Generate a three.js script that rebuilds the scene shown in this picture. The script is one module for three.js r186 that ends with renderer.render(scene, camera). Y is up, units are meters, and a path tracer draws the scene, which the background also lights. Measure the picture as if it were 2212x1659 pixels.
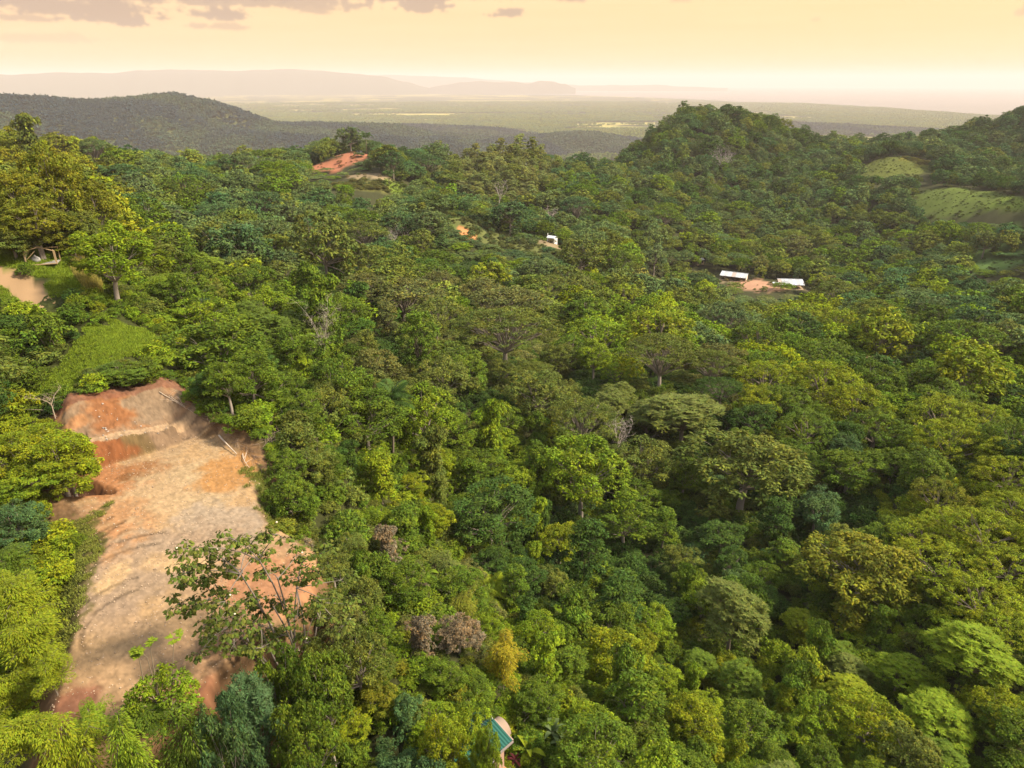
import * as THREE from 'three';
import { mergeGeometries } from 'three/addons/utils/BufferGeometryUtils.js';

// ---------------------------------------------------------------- camera, sky, sun, air, exposure
const W = 1024, H = 768, EYE = 300, PITCH = THREE.MathUtils.degToRad(23.26), FOC = 1533;   // FOC: focal length in the units of a 2212 x 1659 picture
const EARTH = 6371000;
const scene = new THREE.Scene();
const camera = new THREE.PerspectiveCamera(2 * Math.atan(829.5 / FOC) * 180 / Math.PI, W / H, 0.5, 200000);
camera.position.set(0, EYE, 0);
camera.rotation.set(-PITCH, 0, 0);
scene.add(camera);
const renderer = new THREE.WebGLRenderer({ antialias: true });
renderer.setSize(W, H);
renderer.toneMapping = THREE.LinearToneMapping;
renderer.toneMappingExposure = 2.6;
renderer.shadowMap.enabled = true;

const SUN_AZ = 98 * Math.PI / 180, SUN_EL = 44 * Math.PI / 180;
const sunDir = new THREE.Vector3(Math.sin(SUN_AZ) * Math.cos(SUN_EL), Math.sin(SUN_EL), -Math.cos(SUN_AZ) * Math.cos(SUN_EL));
const sun = new THREE.DirectionalLight(new THREE.Color(1.0, 0.87, 0.68), 3.9);
sun.position.copy(sunDir).multiplyScalar(2000).add(new THREE.Vector3(0, 240, -200));
sun.target.position.set(0, 240, -200);
sun.castShadow = true;
sun.shadow.radius = 18;
sun.shadow.mapSize.set(2048, 2048);
Object.assign(sun.shadow.camera, { left: -900, right: 900, top: 900, bottom: -900, near: 10, far: 5000 });
scene.add(sun, sun.target);
scene.fog = new THREE.FogExp2(new THREE.Color(1.0, 0.89, 0.85), 0.00007);

// ---------------------------------------------------------------- numbers
function rngOf(seed) { let a = seed >>> 0; return () => { a = (a + 0x6d2b79f5) | 0; let t = Math.imul(a ^ (a >>> 15), 1 | a); t = (t + Math.imul(t ^ (t >>> 7), 61 | t)) ^ t; return ((t ^ (t >>> 14)) >>> 0) / 4294967296; }; }
const { lerp, clamp, smoothstep } = THREE.MathUtils;
const hash2 = (x, y, s) => { let h = Math.imul(x, 374761393) + Math.imul(y, 668265263) + Math.imul(s, 1274126177); h = Math.imul(h ^ (h >>> 13), 1274126177); return ((h ^ (h >>> 16)) >>> 0) / 4294967296; };
function noise2(x, y, s = 0) {
  const ix = Math.floor(x), iy = Math.floor(y), fx = x - ix, fy = y - iy, u = fx * fx * (3 - 2 * fx), v = fy * fy * (3 - 2 * fy);
  return lerp(lerp(hash2(ix, iy, s), hash2(ix + 1, iy, s), u), lerp(hash2(ix, iy + 1, s), hash2(ix + 1, iy + 1, s), u), v);
}
function fbm(x, y, s = 0, o = 4) { let a = 0.5, t = 0, n = 0; for (let i = 0; i < o; i++) { t += a * noise2(x, y, s + i * 17); n += a; a *= 0.5; x *= 2.03; y *= 2.03; } return t / n; }
const CP = Math.cos(PITCH), SP = Math.sin(PITCH);
// a sight line of the camera, met at a horizontal distance d or at a height y
function ray(px, py) { const x = (px - 1106) / FOC, y = (829.5 - py) / FOC; return [x, y * CP - SP, -(y * SP + CP)]; }
function atD(px, py, d) { const r = ray(px, py), t = d / Math.hypot(r[0], r[2]); return [r[0] * t, EYE + r[1] * t, r[2] * t]; }
function atY(px, py, Y) { const r = ray(px, py), t = (Y - EYE) / r[1]; return [r[0] * t, Y, r[2] * t]; }
function project(x, y, z) { const dy = y - EYE, f = -z * CP - dy * SP, u = dy * CP - z * SP; return [1106 + FOC * x / f, 829.5 - FOC * u / f, f]; }

// ---------------------------------------------------------------- the sky: a hazy yellow evening with thin mauve cloud
{
  const w = 4096, h = 2048, data = new Float32Array(w * h * 4);
  // banks and scraps of cloud: [bearing, height, half width, half height] in degrees
  const CLOUDS = [[170, 22, 150, 20, 1], [235, 38, 95, 13, 1], [288, 48, 32, 10, 1], [20, 2, 130, 16, 1], [55, 40, 50, 7, .7], [482, 33, 56, 12, 1], [560, 4, 270, 14, .9], [690, 17, 60, 15, .8], [330, -14, 300, 16, 1], [905, 12, 56, 16, 1], [1100, 30, 34, 9, 1],
    [428, 57, 18, 6, .6], [497, 60, 38, 7, .6], [1240, 0, 34, 7, .7], [1470, 3, 20, 4, .5], [800, -6, 200, 12, .9], [1762, 42, 9, 6, .3], [2205, 25, 14, 9, .5], [90, 84, 90, 9, .25]]
    .map(([x, y, rx, ry, k]) => { const r = ray(x, y), q = 180 / Math.PI; return [Math.atan2(r[0], -r[2]) * q, Math.atan2(r[1], Math.hypot(r[0], r[2])) * q, rx * 0.037, ry * 0.036, k]; });
  const cloudAt = (a, e) => {
    const x = a * 180 / Math.PI, y = e * 180 / Math.PI, n = fbm(x * 0.9 + 11, y * 2.2, 5, 5), n2 = fbm(x * 2.4 + 3, y * 4.6 + 9, 8, 4);
    let c = smoothstep(y, 5.2, 7.5) * smoothstep(n, 0.42, 0.62) * smoothstep(-x + (n2 - 0.5) * 20, -25, 5) * 0.8;
    for (const [cx, cy, rx, ry, k] of CLOUDS) {
      const dx = (x - cx) / rx, dy = (y - cy) / (y < cy ? ry * 0.7 : ry * 1.2), q = Math.hypot(dx, dy);
      if (q < 2) c = Math.max(c, smoothstep(1.1 - q + (n2 - 0.5) * 1.1 + (n - 0.5) * 0.9, 0.0, 0.42) * k);
    }
    return c;
  };
  for (let j = 0; j < h; j++) {
    const e = ((j + 0.5) / h - 0.5) * Math.PI, ed = e * 180 / Math.PI;
    for (let i = 0; i < w; i++) {
      const t = ((i + 0.5) / w - 0.5) * 2 * Math.PI, dx = Math.cos(t) * Math.cos(e), dz = Math.sin(t) * Math.cos(e), dy = Math.sin(e);
      const a = Math.atan2(dx, -dz), cs = clamp(dx * sunDir.x + dy * sunDir.y + dz * sunDir.z, -1, 1), o = (j * w + i) * 4;
      const east = 0.5 + 0.5 * Math.cos(a - 1.2);                       // 1 towards the sun, 0 away from it
      
      let r = lerp(0.97, 1.06, east), g = lerp(0.68, 0.715, east), b = lerp(0.43, 0.345, east);
      const k = smoothstep(ed, 3, 42);
      r = lerp(r, lerp(0.85, 0.95, east), k); g = lerp(g, lerp(0.97, 1.04, east), k); b = lerp(b, lerp(1.18, 1.18, east), k);
      const glow = 0.4 * Math.pow(Math.max(cs, 0), 6) + 0.06 * Math.pow(Math.max(cs, 0), 2);
      r += glow; g += glow * 0.86; b += glow * 0.55;
      if (ed > -1 && ed < 75) {
        const c = ed < 9 ? cloudAt(a, e) * smoothstep(ed, 0.2, 1.5) : 0;
        if (c > 0) { r = lerp(r, 0.47 + 0.1 * east, c * 0.88); g = lerp(g, 0.335 + 0.08 * east, c * 0.88); b = lerp(b, 0.265 + 0.03 * east, c * 0.88); }
        if (ed > 4) { const v = smoothstep(fbm(dx / (dy + 0.12) * 1.4, dz / (dy + 0.12) * 1.4, 31, 5), 0.35, 0.75) * smoothstep(ed, 4, 16) * 0.25; r *= 1 - v; g *= 1 - v; b *= 1 - v * 0.85; }
        const s = fbm(a * 57.3 * 0.12, ed * 2.1, 51, 4) - 0.5; r *= 1 + s * 0.05; g *= 1 + s * 0.07; b *= 1 + s * 0.1;
      }
      data[o] = r; data[o + 1] = g; data[o + 2] = b; data[o + 3] = 1;
    }
  }
  const sky = new THREE.DataTexture(data, w, h, THREE.RGBAFormat, THREE.FloatType);
  sky.mapping = THREE.EquirectangularReflectionMapping;
  sky.magFilter = THREE.LinearFilter;
  sky.needsUpdate = true;
  scene.background = sky;
  scene.environment = sky;
  scene.backgroundIntensity = scene.environmentIntensity = 0.43;
}

// ---------------------------------------------------------------- the lie of the land
const PAD_Y = 262;
// [picture x, y, height of the treetops there, how much of it is tree]
const CY = [
  [60, 1640, 262, 5], [300, 1640, 256, 2], [650, 1500, 261, 8], [520, 1500, 259, 6], [850, 1400, 261, 5], [650, 1640, 255, 5], [900, 1600, 258, 6], [1090, 1640, 251, 0], [1300, 1600, 254, 5],
  [1600, 1600, 250, 7], [1900, 1600, 247, 8], [2150, 1600, 246, 8], [1000, 1300, 259, 5], [1200, 1400, 255, 6], [1500, 1450, 248, 9], [1700, 1350, 244, 11], [2000, 1350, 247, 10],
  [2180, 1250, 252, 10], [2050, 1130, 250, 10], [2180, 1020, 252, 10], [1420, 1260, 236, 2], [1560, 1350, 238, 6], [1250, 1080, 250, 14], [1000, 1150, 256, 11], [850, 1100, 258, 6],
  [640, 1030, 260.5, 1.5], [750, 1000, 260, 4], [650, 900, 265, 3], [480, 880, 267, 2], [1620, 1080, 246, 14], [1850, 1090, 238, 6], [1900, 950, 244, 12], [1750, 800, 249, 14],
  [1480, 700, 250, 14], [1420, 900, 240, 10], [1050, 900, 245, 10], [1080, 750, 253, 16], [880, 800, 257, 11], [750, 700, 261, 13], [560, 720, 266, 10], [450, 750, 268, 8],
  [330, 805, 268, 1], [60, 1350, 266, 6], [80, 1080, 267, 7], [60, 900, 269, 5], [120, 760, 270, 4], [260, 720, 268.5, 0],
];
// [picture x, y, distance, how much of it is tree]
const CD = [
  [60, 610, 118, 0], [95, 562, 124, 0], [120, 420, 130, 8], [20, 450, 124, 6], [100, 335, 150, 14], [300, 480, 142, 12], [380, 500, 152, 12], [300, 600, 120, 6], [250, 785, 91, 0.4], [252, 668, 106, 0], [200, 690, 104, 0], [290, 705, 101, 1], [480, 600, 142, 10], [600, 560, 165, 14],
  [730, 540, 180, 16], [850, 620, 165, 14], [950, 600, 200, 13], [1060, 600, 205, 13], [1250, 640, 205, 13], [1380, 660, 215, 13], [1000, 540, 255, 12], [1300, 580, 290, 12],
  [1500, 640, 270, 12], [1700, 680, 240, 13], [2000, 780, 175, 13], [2150, 700, 230, 13], [2150, 900, 130, 12], [1900, 700, 230, 12], [1450, 560, 400, 12], [1585, 612, 385, 0],
  [1710, 625, 375, 0], [1640, 640, 350, 0], [1850, 610, 370, 12], [2100, 600, 350, 12], [1650, 540, 450, 13], [1900, 520, 500, 13], [2150, 520, 480, 5], [1190, 525, 325, 0], [1060, 510, 320, 1],
  [1005, 500, 315, 0], [1003, 474, 327, 0], [1003, 516, 304, 0], [1075, 488, 336, 1], [1075, 535, 306, 1], [945, 456, 335, 1], [955, 505, 302, 3], [722, 332, 532, 0], [722, 374, 506, 0], [1930, 335, 712, 1], [1930, 378, 668, 1], [2065, 398, 600, 1], [2065, 462, 545, 1], [1640, 600, 400, 0], [835, 380, 440, 0], [835, 412, 412, 0], [900, 500, 300, 5], [800, 470, 320, 12], [640, 450, 310, 13], [450, 430, 330, 13], [300, 420, 330, 13], [900, 420, 420, 11], [850, 395, 430, 0], [740, 350, 520, 0],
  [765, 325, 545, 0], [1080, 470, 400, 13], [1250, 450, 420, 13], [1450, 470, 450, 13], [30, 280, 430, 13], [150, 300, 430, 13], [300, 330, 450, 13], [500, 330, 520, 13], [700, 322, 580, 12],
  [900, 320, 570, 13], [1050, 327, 600, 13], [1150, 332, 620, 10], [1270, 347, 640, 13], [1000, 360, 500, 11], [1100, 380, 500, 6], [1250, 390, 520, 6], [1400, 350, 650, 13],
  [1390, 296, 740, 14], [1435, 252, 770, 14], [1495, 230, 790, 14], [1560, 234, 800, 14], [1615, 229, 805, 14], [1655, 250, 795, 14], [1690, 288, 785, 14], [1715, 308, 780, 13], [1780, 340, 760, 13], [1600, 340, 690, 14], [1500, 400, 580, 14],
  [1700, 430, 560, 14], [1850, 430, 580, 13], [1900, 360, 680, 1], [1990, 362, 690, 1], [2060, 430, 560, 1], [2130, 395, 640, 5], [2180, 440, 520, 3], [1830, 302, 1000, 13],
  [1900, 312, 950, 13], [2000, 288, 1000, 14], [2100, 268, 1000, 14], [2212, 230, 1000, 14], [2300, 205, 1000, 14], [2200, 330, 850, 14],
];
const CP_POLAR = [[-58, 60, 256], [58, 60, 246], [-58, 150, 262], [58, 150, 244], [-58, 400, 250], [58, 400, 225], [-58, 800, 240], [58, 800, 240], [-110, 60, 252], [110, 60, 248], [-110, 300, 245], [110, 300, 240],
  [-20, 25, 255], [20, 25, 249], [0, 14, 252], [-60, 14, 252], [60, 14, 250],
  ...[-58, -40, -25, -10, 5].map((a) => [a, 800, 150]), ...[-58, -45, -30, -15, 0, 15, 30, 45, 58].map((a) => [a, 1600, 20]), ...[-45, -30, -15, 0].map((a) => [a, 1150, 60])];
const land = (() => {
  const P = [];
  for (const [x, y, Y, c] of CY) { const p = atY(x, y, Y); P.push([Math.atan2(p[0], -p[2]), Math.hypot(p[0], p[2]), Y - c]); }
  for (const [x, y, d, c] of CD) { const p = atD(x, y, d); P.push([Math.atan2(p[0], -p[2]), d, p[1] - c]); }
  for (const [a, d, Y] of CP_POLAR) P.push([a * Math.PI / 180, d, Y]);
  const n = P.length, u = P.map((p) => p[0] * 2), v = P.map((p) => Math.log(p[1])), phi = (a, b) => Math.sqrt(a * a + b * b + 0.0016);
  const M = P.map((p, i) => { const row = new Float64Array(n + 2); for (let j = 0; j < n; j++) row[j] = phi(u[i] - u[j], v[i] - v[j]); row[i] -= 0.012; row[n] = 1; row[n + 1] = p[2]; return row; });
  const last = new Float64Array(n + 2); for (let j = 0; j < n; j++) last[j] = 1; M.push(last);
  const N = n + 1;
  for (let c = 0; c < N; c++) {
    let best = c; for (let r = c + 1; r < N; r++) if (Math.abs(M[r][c]) > Math.abs(M[best][c])) best = r;
    [M[c], M[best]] = [M[best], M[c]];
    for (let r = 0; r < N; r++) if (r !== c) { const f = M[r][c] / M[c][c]; if (f) for (let k = c; k <= N; k++) M[r][k] -= f * M[c][k]; }
  }
  const w = M.map((r, i) => r[N] / r[i]);
  return (a, d) => { const q = a * 2, l = Math.log(Math.max(d, 10)); let s = w[n]; for (let j = 0; j < n; j++) s += w[j] * phi(q - u[j], l - v[j]); return s; };
})();

// the far ridges over the plain: [width, [picture x, y, distance] ...] along their crests
const RIDGES = [
  [430, [[-500, 225, 2100], [-250, 215, 2300], [0, 205, 2400], [120, 211, 2500], [200, 217, 2500], [300, 209, 2550], [375, 200, 2600], [430, 212, 2600], [480, 229, 2650], [530, 250, 2700], [600, 265, 2750], [720, 265, 2800], [860, 269, 2850], [950, 288, 2900]]],
  [300, [[560, 282, 2300], [680, 292, 2300], [800, 290, 2350], [900, 300, 2400]]],
  [230, [[1080, 300, 2900], [1160, 291, 3000], [1230, 284, 3000], [1290, 285, 3100], [1350, 296, 3200]]],
  [260, [[880, 268, 3800], [980, 272, 3700], [1060, 276, 3600]]],
  [500, [[1640, 262, 4300], [1800, 268, 4400], [2000, 280, 4400], [2300, 290, 4300]]],
].map(([w, c]) => [w, c.map(([x, y, d]) => { const p = atD(x, y, d); return [p[0], p[2], p[1] - 11]; })]);
const COAST = [[-700, 196, 19500], [300, 198, 19000], [900, 201, 17500], [980, 202, 17000], [1100, 203, 16500], [1250, 205, 16000], [1400, 210.5, 13900], [1500, 214, 12900], [1600, 219, 11500], [1720, 223, 10700], [1800, 226, 10000], [1900, 230, 9300], [2000, 236, 8500], [2110, 241, 7900], [2250, 246, 7300], [2600, 262, 6300], [3400, 300, 4500]]
  .map(([x, y, d]) => { const r = ray(x, y); return [Math.atan2(r[0], -r[2]), d]; });
function coastAt(a) { for (let i = 1; i < COAST.length; i++) if (a < COAST[i][0] || i === COAST.length - 1) return Math.exp(lerp(Math.log(COAST[i - 1][1]), Math.log(COAST[i][1]), clamp((a - COAST[i - 1][0]) / (COAST[i][0] - COAST[i - 1][0]), -1, 1))); }
function plain(x, z, a, d) {
  let h = 9 + 8 * fbm(x / 900, z / 900, 3, 3);
  for (const [w, c] of RIDGES) {
    let best = 1e18, hy = 0;
    for (let i = 1; i < c.length; i++) {
      const [x0, z0, y0] = c[i - 1], [x1, z1, y1] = c[i], ex = x1 - x0, ez = z1 - z0, t = clamp(((x - x0) * ex + (z - z0) * ez) / (ex * ex + ez * ez), 0, 1), q = (x - x0 - ex * t) ** 2 + (z - z0 - ez * t) ** 2;
      if (q < best) { best = q; hy = lerp(y0, y1, t); }
    }
    if (best < w * w * 9) {
      const spur = 1 + 1.1 * (fbm(x / 210, z / 210, 23, 3) - 0.5), q = Math.sqrt(best) / (w * spur);
      h = Math.max(h, lerp(h, hy, Math.exp(-q * q * 1.1)));
    }
  }
  const shore = coastAt(a) * (1 + 0.02 * (fbm(a * 60, 3, 9, 4) - 0.5)) - d;
  return lerp(-6, h, smoothstep(shore, -60, 180));
}
// the levelled pad, its two cut steps and the shaded hollow
const PAD = [[110, 1590], [165, 1400], [190, 1240], [205, 1130], [150, 1062], [160, 1023], [270, 994], [354, 970], [400, 952], [450, 950], [520, 985], [565, 1018], [528, 1060], [565, 1130], [660, 1185], [655, 1275], [565, 1370], [470, 1440], [430, 1500], [300, 1590], [200, 1600]].map(([x, y]) => { const p = atY(x, y, PAD_Y); return [p[0], p[2]]; });
const CUT = [[138, 1029], [160, 1023], [270, 994], [354, 970], [400, 952], [470, 930]].map(([x, y]) => { const p = atY(x, y, PAD_Y); return [p[0], p[2]]; });
function polyDist(x, z, poly) {   // negative inside
  let best = 1e18, inside = false;
  for (let i = 0, j = poly.length - 1; i < poly.length; j = i++) {
    const [x0, z0] = poly[j], [x1, z1] = poly[i], ex = x1 - x0, ez = z1 - z0, t = clamp(((x - x0) * ex + (z - z0) * ez) / (ex * ex + ez * ez), 0, 1);
    best = Math.min(best, (x - x0 - ex * t) ** 2 + (z - z0 - ez * t) ** 2);
    if ((z0 > z) !== (z1 > z) && x < (x1 - x0) * (z - z0) / (z1 - z0) + x0) inside = !inside;
  }
  return inside ? -Math.sqrt(best) : Math.sqrt(best);
}
function cutAt(x, z) {   // [metres behind the foot of the cut, metres along it, its whole length]
  let best = 1e18, s = 0, along = 0, run = 0;
  for (let i = 1; i < CUT.length; i++) {
    const [x0, z0] = CUT[i - 1], [x1, z1] = CUT[i], ex = x1 - x0, ez = z1 - z0, L = Math.hypot(ex, ez), t = clamp(((x - x0) * ex + (z - z0) * ez) / (L * L), 0, 1), q = (x - x0 - ex * t) ** 2 + (z - z0 - ez * t) ** 2;
    if (q < best) { best = q; s = Math.sqrt(q) * Math.sign((x - x0) * ez - (z - z0) * ex); along = run + t * L; }
    run += L;
  }
  return [s, along, run];
}
const cutProfile = (s, k) => { const a = 2.3 * k; return s <= 0 ? 0 : s < 1.5 ? a * smoothstep(s, -0.3, 1.5) : s < 2.3 ? a + 0.1 * (s - 1.5) : a + 0.1 + (5.2 * (0.55 + 0.45 * k) - a) * smoothstep(s, 2.0, 8.2); };
const nearPad = (x, z) => x > -75 && x < 0 && z > -100 && z < -18;
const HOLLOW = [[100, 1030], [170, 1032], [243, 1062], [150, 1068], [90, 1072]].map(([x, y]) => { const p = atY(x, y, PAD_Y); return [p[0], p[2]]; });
function ground(x, z) {
  const d = Math.hypot(x, z), a = Math.atan2(x, -z);
  let h;
  if (d < 1700) {
    h = land(clamp(a, -1.9, 1.9), d);
    if (Math.abs(a) > 1.6) h = lerp(h, 248, smoothstep(Math.abs(a), 1.6, 1.9));
    h += (fbm(x / 23, z / 23, 1, 3) - 0.5) * 3 * smoothstep(d, 60, 200) + (fbm(x / 90, z / 90, 2, 3) - 0.5) * 6 * smoothstep(d, 250, 600);
    if (d > 1100) h = lerp(h, plain(x, z, a, d), smoothstep(d, 1100, 1650));
  } else h = plain(x, z, a, d);
  if (nearPad(x, z)) {
    const q = polyDist(x, z, PAD), [s, along, L] = cutAt(x, z), k = clamp(1.12 - 0.62 * along / L, 0.45, 1.1);
    const side = smoothstep(along, 0.2, 3) * (1 - smoothstep(along, L - 4, L - 0.5));
    if (s > -2 && side > 0) {
      const up = PAD_Y + cutProfile(s, k), m = side * (1 - smoothstep(s, 8, 15));
      h = lerp(h, q < 0 ? PAD_Y : up, m);
      if (side < 1 && q < 4) h = lerp(PAD_Y, h, smoothstep(q, 0, 4));
    } else h = lerp(PAD_Y, h, smoothstep(q, 0, 3.2));
    const w = polyDist(x, z, HOLLOW);
    if (w < 0.6) h -= 1.1 * smoothstep(-w, -0.6, 0.5);
  }
  return h - d * d / (2 * EARTH);
}

// ---------------------------------------------------------------- mesh helpers
const numbers = new Map();
function numbered(name) { const n = numbers.get(name) ?? 0; numbers.set(name, n + 1); return n ? `${name}_${String(n).padStart(3, '0')}` : name; }
function tag(o, label, category, group, kind) { Object.assign(o.userData, { label, category }); if (group) o.userData.group = group; if (kind) o.userData.kind = kind; return o; }
function meshOf(name, geometry, material, parent) { const m = new THREE.Mesh(geometry, material); m.name = parent === scene ? numbered(name) : name; m.castShadow = m.receiveShadow = true; parent.add(m); return m; }
function struct(name, geometry, material, label) { const m = meshOf(name, geometry, material, scene); m.userData.kind = 'structure'; if (label) m.userData.label = label; return m; }
function base(name, x, y, z, turn = 0) { const g = new THREE.Group(); g.name = numbered(name); g.position.set(x, y, z); g.rotation.y = turn; scene.add(g); return g; }
class MB {   // collects vertices with colours
  constructor() { this.p = []; this.c = []; this.i = []; this.uv = null; }
  get n() { return this.p.length / 3; }
  v(x, y, z, r = 1, g = 1, b = 1) { this.p.push(x, y, z); this.c.push(r, g, b); return this.p.length / 3 - 1; }
  tri(a, b, c) { this.i.push(a, b, c); }
  quad(a, b, c, d) { this.i.push(a, b, c, a, c, d); }
  tube(points, radii, sides = 6, col = [1, 1, 1]) {   // points: [x, y, z] along the axis
    let ring = null, px = 1, py = 0, pz = 0;
    for (let k = 0; k < points.length; k++) {
      const A = points[Math.max(0, k - 1)], B = points[Math.min(points.length - 1, k + 1)], t = new THREE.Vector3(B[0] - A[0], B[1] - A[1], B[2] - A[2]).normalize();
      const u = new THREE.Vector3(px, py, pz).addScaledVector(t, -(px * t.x + py * t.y + pz * t.z)); if (u.lengthSq() < 1e-4) u.set(0, t.z, -t.y); u.normalize(); [px, py, pz] = u.toArray();
      const w = new THREE.Vector3().crossVectors(t, u), now = [];
      for (let s = 0; s < sides; s++) { const q = s / sides * 2 * Math.PI, c = Math.cos(q) * radii[k], d = Math.sin(q) * radii[k]; now.push(this.v(points[k][0] + u.x * c + w.x * d, points[k][1] + u.y * c + w.y * d, points[k][2] + u.z * c + w.z * d, ...col)); }
      if (ring) for (let s = 0; s < sides; s++) { const e = (s + 1) % sides; this.quad(ring[s], ring[e], now[e], now[s]); }
      ring = now;
    }
    const last = points[points.length - 1], tip = this.v(last[0], last[1], last[2], ...col);
    for (let s = 0; s < sides; s++) this.tri(ring[s], ring[(s + 1) % sides], tip);
  }
  geo(smooth = true) {
    const g = new THREE.BufferGeometry();
    g.setAttribute('position', new THREE.BufferAttribute(new Float32Array(this.p), 3));
    g.setAttribute('color', new THREE.BufferAttribute(new Float32Array(this.c), 3));
    g.setIndex(new THREE.BufferAttribute(new Uint32Array(this.i), 1));
    if (smooth) g.computeVertexNormals();
    return g;
  }
}
const std = (o) => new THREE.MeshPhysicalMaterial({ roughness: 0.95, specularIntensity: 0.15, ...o });
const rgb = (r, g, b) => new THREE.Color().setRGB(r, g, b);

// ---------------------------------------------------------------- ground cover by place
const C = { floor: [0.038, 0.04, 0.016], grass: [0.085, 0.12, 0.016], grassPale: [0.13, 0.125, 0.03], soil: [0.27, 0.175, 0.095], red: [0.29, 0.115, 0.062], orange: [0.38, 0.165, 0.065], dry: [0.2, 0.15, 0.085], scrub: [0.09, 0.1, 0.03] };
const at3 = (px, py, d) => { const p = atD(px, py, d); return [p[0], p[2]]; };
// [centre, radius across x, radius across z, turn, colour, keeps trees away]
const PATCHES = [
  [at3(250, 718, 99), 4.6, 12, -0.5, [0.12, 0.165, 0.016], 1], [at3(172, 605, 117), 4, 6, 0.5, [0.12, 0.165, 0.016], 1], [at3(35, 612, 117), 9, 2.0, -0.5, C.soil, 1], [at3(90, 572, 123), 7, 4, 0.6, C.grass, 1], [at3(60, 640, 113), 8, 2.0, -0.5, C.grass, 1],
  [at3(722, 354, 516), 18, 15, 0.3, C.red, 1], [at3(772, 332, 540), 14, 10, 0, C.red, 1], [at3(855, 393, 425), 9, 14, 0.2, C.grass, 1], [at3(790, 405, 415), 15, 8, 0.2, C.grassPale, 1], [at3(800, 388, 440), 13, 10, 0, C.dry, 1],
  [at3(1003, 495, 315), 4.5, 11, 0.4, C.orange, 1], [at3(1075, 512, 318), 26, 16, -0.4, C.scrub, 1], [at3(950, 480, 320), 12, 22, 0.5, [0.085, 0.125, 0.03], 0.8],
  [at3(1638, 624, 378), 14, 15, 0.1, [0.32, 0.18, 0.11], 1], [at3(1590, 600, 392), 8, 7, 0.1, C.dry, 1], [at3(1708, 616, 386), 8, 7, 0.1, C.dry, 1],
  [at3(1925, 352, 690), 30, 30, 0.2, [0.075, 0.088, 0.018], 1], [at3(1985, 345, 712), 14, 14, 0.2, [0.13, 0.12, 0.02], 1], [at3(2060, 425, 570), 24, 36, -0.2, [0.07, 0.095, 0.018], 1], [at3(2180, 440, 540), 14, 26, 0, [0.09, 0.125, 0.018], 1], [at3(2150, 550, 470), 26, 36, 0.3, [0.075, 0.125, 0.03], 0.75],
  [at3(1180, 340, 618), 16, 12, 0, C.orange, 0.8], [at3(1185, 526, 326), 9, 10, 0, C.dry, 1], [at3(1090, 1650, 34), 3.5, 5, 0, [0.19, 0.14, 0.1], 1], [at3(1100, 385, 505), 46, 60, 0, C.scrub, 0.6],
];
// hollows where the canopy opens on shade: [picture x, y, half width, half height]
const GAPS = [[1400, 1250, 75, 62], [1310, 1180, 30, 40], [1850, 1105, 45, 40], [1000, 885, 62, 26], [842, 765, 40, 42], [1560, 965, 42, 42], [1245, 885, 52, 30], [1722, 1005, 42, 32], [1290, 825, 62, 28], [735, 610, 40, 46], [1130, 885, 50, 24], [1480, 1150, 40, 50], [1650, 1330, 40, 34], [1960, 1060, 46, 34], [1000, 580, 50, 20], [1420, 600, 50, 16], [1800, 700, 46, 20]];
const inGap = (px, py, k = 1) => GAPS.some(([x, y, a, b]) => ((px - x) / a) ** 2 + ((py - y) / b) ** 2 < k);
// views that no tall tree closes: [picture x, y, half width, half height, distance]
const OPEN = [[728, 358, 52, 30, 510], [772, 325, 28, 14, 540], [835, 395, 58, 22, 425], [1003, 497, 30, 34, 315], [1085, 508, 85, 30, 318], [1193, 520, 18, 14, 326], [1585, 596, 34, 15, 385], [1705, 613, 30, 13, 380], [1640, 622, 62, 20, 380], [1940, 352, 68, 26, 690], [2065, 430, 60, 40, 570], [2180, 440, 40, 36, 540], [2090, 365, 14, 7, 640], [1505, 568, 12, 8, 410], [95, 565, 46, 40, 124], [50, 612, 75, 26, 117], [250, 715, 50, 55, 99], [850, 302, 20, 7, 590], [660, 312, 24, 8, 1500], [1762, 357, 14, 7, 700], [2160, 545, 60, 45, 470]];
function patchAt(x, z) {
  let best = 0, p = null;
  for (const q of PATCHES) {
    const dx = x - q[0][0], dz = z - q[0][1];
    if (dx * dx + dz * dz > 14000) continue;
    const c = Math.cos(q[3]), s = Math.sin(q[3]), u = (dx * c - dz * s) / q[1], v = (dx * s + dz * c) / q[2], m = smoothstep(1.18 - Math.hypot(u, v) + (fbm(x / (q[1] * 0.35), z / (q[1] * 0.35), 41, 3) - 0.5) * 0.95, 0, 0.28);
    if (m > best) { best = m; p = q; }
  }
  return [best, p];
}
const mixc = (a, b, t) => [lerp(a[0], b[0], t), lerp(a[1], b[1], t), lerp(a[2], b[2], t)];
function groundColor(x, z) {
  const d = Math.hypot(x, z);
  if (d < 1500) {
    const [m, p] = patchAt(x, z), n = 0.7 + 0.6 * fbm(x / 3.1, z / 3.1, 61, 3);
    return mixc(C.floor, p ? p[4] : C.floor, m).map((c) => c * n);
  }
  const n = fbm(x / 420, z / 420, 71, 4), f = fbm(x / 700 + 50, z / 130, 73, 3) + 0.005, k = 0.75 + 0.5 * fbm(x / 60, z / 60, 77, 3);
  let c = mixc([0.03, 0.045, 0.018], [0.075, 0.085, 0.035], smoothstep(n, 0.35, 0.65));
  if (d > 3300 && ground(x, z) < 45) c = mixc(c, [0.3, 0.26, 0.07], smoothstep(f, 0.6, 0.63) * (x < 2500 ? 1 : 0.15));
  return c.map((v) => v * k);
}

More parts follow.
